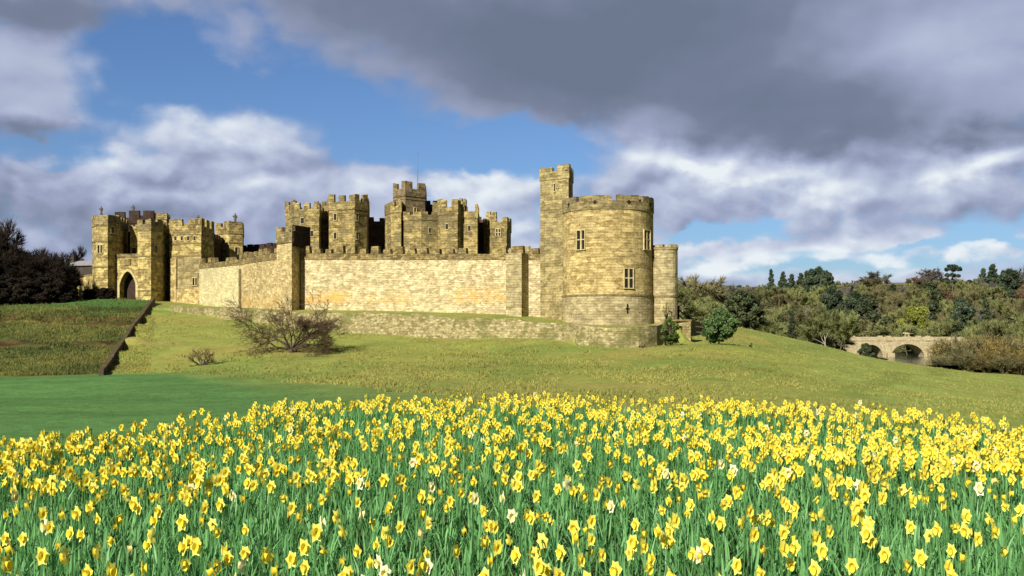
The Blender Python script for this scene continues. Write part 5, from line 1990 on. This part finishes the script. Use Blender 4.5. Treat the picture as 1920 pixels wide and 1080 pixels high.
def flower_geo(seed, droop):
    """petals, trumpet and stem of one flower; the stem's foot is at the origin, the face looks to -Y"""
    r2 = random.Random(seed)
    hh = r2.uniform(0.33, 0.42)
    tilt = R(r2.uniform(-12, 18) - droop)         # positive looks up
    axis = Vector((0, -math.cos(tilt), math.sin(tilt)))
    sx = Vector((1, 0, 0))
    sy = axis.cross(sx).normalized()
    c = Vector((r2.uniform(-0.03, 0.03), -0.025, hh))
    pv, pf = [], []
    for k in range(6):
        a = k * math.pi / 3 + r2.uniform(-0.12, 0.12)
        L = 0.050 * r2.uniform(0.88, 1.1)
        w = 0.019 * r2.uniform(0.9, 1.15)
        lift = r2.uniform(-0.006, 0.016) + (0.010 if k % 2 else 0)
        rad = sx * math.cos(a) + sy * math.sin(a)
        tan = -sx * math.sin(a) + sy * math.cos(a)
        i = len(pv)
        pv += [c + rad * 0.007, c + rad * L * 0.52 + tan * w + axis * (lift * 0.3 + 0.002), c + rad * L + axis * lift, c + rad * L * 0.52 - tan * w + axis * (lift * 0.3 + 0.002), c + rad * L * 0.55 + axis * (lift * 0.55 - 0.003)]
        pf += [(i, i + 1, i + 4), (i + 1, i + 2, i + 4), (i + 2, i + 3, i + 4), (i + 3, i, i + 4)]
    tv, tf = [], []
    n = 9
    for ring, (rr, dz) in enumerate(((0.011, 0.0), (0.014, 0.018), (0.0165, 0.030), (0.0235, 0.039))):
        for k in range(n):
            a = 2 * math.pi * k / n
            w = rr * (1 + (0.10 if ring == 3 and k % 2 else 0))
            tv.append(c + axis * dz + (sx * math.cos(a) + sy * math.sin(a)) * w)
    for ring in range(3):
        for k in range(n):
            k2 = (k + 1) % n
            tf += [(ring * n + k, ring * n + k2, (ring + 1) * n + k2), (ring * n + k, (ring + 1) * n + k2, (ring + 1) * n + k)]
    i = len(tv)
    tv.append(c + axis * 0.008)
    for k in range(n):
        tf.append((n + (k + 1) % n, n + k, i))
    sv, sf = [], []
    bend = c - axis * 0.035
    path = [Vector((0, 0, -0.03)), Vector((c.x * 0.3, 0.004, hh * 0.5)), Vector((c.x * 0.8, 0.012, hh * 0.90)), Vector((c.x, bend.y + 0.004, hh + 0.010)), c - axis * 0.002]
    rads = [0.0055, 0.005, 0.0045, 0.0055, 0.009]
    for q, p in enumerate(path):
        d = (path[min(q + 1, 4)] - path[max(q - 1, 0)]).normalized()
        a_ = d.orthogonal().normalized()
        b_ = d.cross(a_)
        for k in range(4):
            sv.append(p + (a_ * math.cos(k * math.pi / 2) + b_ * math.sin(k * math.pi / 2)) * rads[q])
    for q in range(4):
        for k in range(4):
            k2 = (k + 1) % 4
            sf += [(q * 4 + k, q * 4 + k2, q * 4 + 4 + k2), (q * 4 + k, q * 4 + 4 + k2, q * 4 + 4 + k)]
    A = lambda l: np.array([tuple(x) for x in l])
    return (A(pv), np.array(pf)), (A(tv), np.array(tf)), (A(sv), np.array(sf)), hh


# heads that can be picked out one by one (photo column, row; w = cream coloured)
NEAR = '''26,969 46,995 37,1032 76,1041 128,998 126,1019 133,1063 180,1069 205,1067 169,976 202,969 154,995 98,991w 269,961 299,965 307,998 339,995 341,1006 381,1000 374,1008 398,965 398,978
413,980 398,1041 344,1041 363,1045 481,1047 517,1076 572,1054 568,1019 589,1028 618,1008 633,1065 598,995 550,958 570,972 465,950 455,924w 472,917 74,939 66,935 100,921 126,908 163,935 172,917 165,895 315,939
370,945 343,928 658,987 660,973w 707,998 737,975 765,967 800,958 877,963 913,937 913,953 853,933 865,903 968,897 958,903 975,905 995,933 993,953 972,967w 950,977 887,1000 900,1010 928,1028 937,1033 840,1020
817,1013 792,1022w 733,1032w 690,1035 797,1053w 907,1065 763,1075 787,1078 987,1010 1005,1027 1012,1043 1017,1053 1045,1033 1062,1032 1093,1037 1100,1063 1110,1067 990,1070 1085,983 1108,965 1073,917w
1102,930 1120,930 1157,957w 1207,983 1210,1007 1237,1002 1203,1038 1187,1033 1265,1068 1250,972 1267,927 1203,907 1167,912 1077,902 1297,938 1315,940 1393,972 1403,967 1390,992 1393,1020 1343,995 1292,1020
1310,1027w 1330,1033 1372,1037 1373,1072 1430,1038 1455,1017 1477,1030 1480,1037 1460,973 1480,992 1493,980 1463,945 1503,940 1552,962 1542,993 1593,957 1608,943 1623,937 1633,980 1628,993 1590,998
1608,1002 1667,997 1697,980 1647,940 1690,947 1730,1012 1777,958 1793,967 1810,960 1773,973 1770,992 1800,990 1787,980 1778,1013 1862,977 1853,1002 1852,955w 1748,1060 1875,940 1450,920 1467,923
1443,907 1362,920 1567,900 1632,903 1610,900w 246,1022w 218,1003 12,1024 30,1066 258,1072 430,1030 446,1071 540,1034 668,1062 742,1058 860,1076 1150,1072 1170,1012 1236,1040 1320,1078 1520,1070 1560,1046
1650,1044 1700,1040 1820,1048 1880,1030 1900,1070 1836,1020 1910,985 10,990 1600,1066'''


def build_daffodils():
    VAR = [flower_geo(100 + i, dr) for i, dr in enumerate((0, 6, 12, -6, 20, 3, 9, 34, -3, 48))]
    fl = []                                   # X, Y, pale
    for tok in NEAR.split():
        pale = tok.endswith('w')
        px, py = tok.rstrip('w').split(',')
        px, py = float(px), float(py)
        Y = (ZC - 0.38) * F / (py - HZ)
        fl.append(((px - 960) / F * Y, Y, pale))
    # the drift beyond: loose clumps, thicker towards the far edge
    tries = 0
    r2 = random.Random(3)
    rest = 0
    while rest < 2700:
        tries += 1
        px0 = r2.uniform(-120, 2040)
        ed = float(np.interp(px0, EDGE_PX, EDGE_Y))
        Y0 = math.sqrt(r2.uniform(7.15 ** 2, (ed + 0.25) ** 2)) if ed > 7.2 else 7.2
        if px0 < 520 and r2.random() < 0.32:
            continue
        if vnoise(np.array([(px0 - 960) / F * Y0]), np.array([Y0]), 0.8, 41)[0] < 0.16:
            continue
        if r2.random() > 0.72 + 0.28 * ((Y0 - 7) / (ed - 6.9)) ** 1.5:
            continue
        k = r2.choice((1, 1, 1, 1, 2, 2, 3))
        for _ in range(k):
            X = (px0 - 960) / F * Y0 + r2.gauss(0, 0.14)
            Y = Y0 + r2.gauss(0, 0.24)
            ed1 = float(np.interp(960 + F * X / Y, EDGE_PX, EDGE_Y))
            if Y > ed1 + 0.3 or Y < 7.0:
                continue
            fl.append((X, Y, r2.random() < 0.03))
            rest += 1
    for _ in range(110):                      # smaller heads between the named ones
        Y = math.sqrt(r2.uniform(4.7 ** 2, 7.3 ** 2))
        fl.append((r2.uniform(-0.48, 0.48) * Y, Y, r2.random() < 0.05))
    for _ in range(420):                      # beyond the frame's sides and behind the first row
        Y = r2.uniform(2.5, 9.6)
        X = r2.choice((-1, 1)) * (Y * 0.50 + r2.uniform(0.1, 4.5))
        fl.append((X, Y, False))
    F_ = np.array([(x, y, p) for x, y, p in fl])
    Z = terr(F_[:, 0], F_[:, 1])
    px = 960 + F * F_[:, 0] / F_[:, 1]
    py = HZ - F * (Z + 0.38 - ZC) / F_[:, 1]
    inside = (px > -5) & (px < 1925) & (py < 1090)
    order = np.argsort(np.where(inside, F_[:, 1], 1e6))
    near = set(order[:300].tolist())
    protos = {}

    def shared(vi, pale):
        key = (vi, pale)
        if key not in protos:
            P, T, St, hh = VAR[vi]
            root = bpy.data.objects.new('daffodil', None)
            root.empty_display_size = 0.05
            COL.objects.link(root)
            rn = random.Random(vi)
            np_mesh('stem', St[0], None, St[1], [M['stem']], attr={'rnd': np.full(len(St[0]), rn.random())}, parent=root)
            np_mesh('petals', P[0], None, P[1], [M['petal_pale' if pale else 'petal']], attr={'rnd': np.tile([0.1, 0.6, 1.0, 0.6, 0.5], 6)}, parent=root)
            np_mesh('trumpet', T[0], None, T[1], [M['trumpet_pale' if pale else 'trumpet']], attr={'rnd': np.concatenate([np.linspace(0, 1, 36), [0.0]])}, parent=root)
            protos[key] = root
            return root
        return copy_tree(protos[key])
    allv, allf, allm, allr = [], [], [], []
    nv = 0
    r3 = random.Random(8)
    for i, (X, Y, pale) in enumerate(fl):
        vi = r3.randrange(len(VAR))
        if pale:
            vi = vi % 4
        face = r3.gauss(-18, 58)              # most heads turn to the sun
        sc = r3.uniform(0.88, 1.12)
        if i in near:
            o = shared(vi, bool(pale))
            o.location = (X, Y, Z[i])
            o.rotation_euler = (R(r3.gauss(0, 4)), R(r3.gauss(0, 4)), R(face))
            o.scale = (sc * 0.63, sc * 0.63, sc)
            if pale:
                tag(o, 'cream white daffodil among the yellow ones at the front of the flower bed', 'daffodil', 'cream daffodils at the front')
            else:
                tag(o, 'yellow daffodil with orange yellow trumpet at the front of the flower bed', 'daffodil', 'yellow daffodils at the front')
            continue
        P, T, St, hh = VAR[vi]
        ca, sa = math.cos(R(face)), math.sin(R(face))
        rot = np.array([[ca, -sa, 0], [sa, ca, 0], [0, 0, 1]])
        for (V, Fc), mi in ((P, 3 if pale else 0), (T, 4 if pale else 1), (St, 2)):
            allv.append((V * np.array([sc * 0.72, sc * 0.72, sc])) @ rot.T + np.array([X, Y, Z[i]]))
            allf.append(Fc + nv)
            allm.append(np.full(len(Fc), mi))
            allr.append(np.full(len(V), r3.random()))
            nv += len(V)
    o = np_mesh('daffodil_drift', np.concatenate(allv), None, np.concatenate(allf), [M['petal'], M['trumpet'], M['stem'], M['petal_pale'], M['trumpet_pale']],
                np.concatenate(allm), {'rnd': np.concatenate(allr)})
    tag(o, 'drift of small yellow daffodils filling the back of the flower bed', 'daffodils', kind='stuff')

    # strap leaves
    n = 104000
    px = rng.uniform(-1000, 2920, n)
    ed = np.interp(px, EDGE_PX, EDGE_Y)
    Y = np.sqrt(rng.random(n) * ((ed + 0.2) ** 2 - 2.6 ** 2) + 2.6 ** 2)
    X = (px - 960) / F * Y
    X = X + rng.normal(size=n) * 0.03
    # they stand in tufts: pull each towards a tuft centre
    cell = 0.17
    cx, cy = np.floor(X / cell), np.floor(Y / cell)
    hx = np.modf(np.abs(np.sin(cx * 12.9 + cy * 78.2) * 4375.5))[0]
    hy = np.modf(np.abs(np.sin(cx * 39.3 + cy * 11.1) * 2375.9))[0]
    hz = np.modf(np.abs(np.sin(cx * 7.3 + cy * 51.7) * 1375.3))[0]
    X = X * 0.35 + 0.65 * (cx + 0.15 + 0.7 * hx) * cell
    Y = Y * 0.35 + 0.65 * (cy + 0.15 + 0.7 * hy) * cell
    ok = (vnoise(X, Y, 0.7, 51) * 0.6 + hz * 0.4 > 0.22) & ((np.abs(X) < 0.6 * Y + 0.5) | (rng.random(n) < 0.6))
    X, Y, hz = X[ok], Y[ok], hz[ok]
    n = len(X)
    Z = terr(X, Y) - 0.01
    az = rng.random(n) * 6.283
    L = (0.20 + 0.14 * rng.random(n)) * (0.85 + 0.3 * hz)
    lean = np.abs(rng.normal(size=n)) * 0.34 + 0.04
    curl = np.abs(rng.normal(size=n)) * 0.35 * (rng.random(n) < 0.55) + (rng.random(n) < 0.06) * 1.2
    w = 0.0048 + 0.0036 * rng.random(n)
    dirx, diry = np.cos(az), np.sin(az)
    tw = az + math.pi / 2 + rng.normal(size=n) * 0.5
    sx, sy = np.cos(tw), np.sin(tw)
    rowsv = []
    px_, pz_ = np.zeros(n), np.zeros(n)
    ang = lean.copy()
    NS = 4
    for k in range(NS + 1):
        wk = w * (1.0, 1.0, 0.95, 0.75, 0.12)[k]
        cxx, cyy, czz = X + dirx * px_, Y + diry * px_, Z + pz_
        rowsv.append(np.stack([cxx - sx * wk, cyy - sy * wk, czz], -1))
        rowsv.append(np.stack([cxx + sx * wk, cyy + sy * wk, czz], -1))
        px_ = px_ + np.sin(ang) * L / NS
        pz_ = pz_ + np.cos(ang) * L / NS
        ang = ang + curl * (0.2, 0.5, 1.0, 1.2, 0)[k]
    V = np.stack(rowsv, 1)
    base = np.arange(n)[:, None] * (2 * (NS + 1))
    Q = np.concatenate([np.stack([base[:, 0] + 2 * k, base[:, 0] + 2 * k + 1, base[:, 0] + 2 * k + 3, base[:, 0] + 2 * k + 2], -1) for k in range(NS)])
    rn = np.repeat(np.clip(rng.random(n) * 0.75 + hz * 0.25, 0, 1), 2 * (NS + 1))
    m_ = leafy('daffodil_leaf', (0.070, 0.230, 0.075), (0.250, 0.540, 0.200), 0.45, 0.5, 0.0, spec=0.35)
    o = np_mesh('daffodil_leaves', V.reshape(-1, 3), Q, mats=[m_], attr={'rnd': rn})
    tag(o, 'dense upright blue green strap leaves between the daffodils', 'leaves', kind='stuff')


build_daffodils()
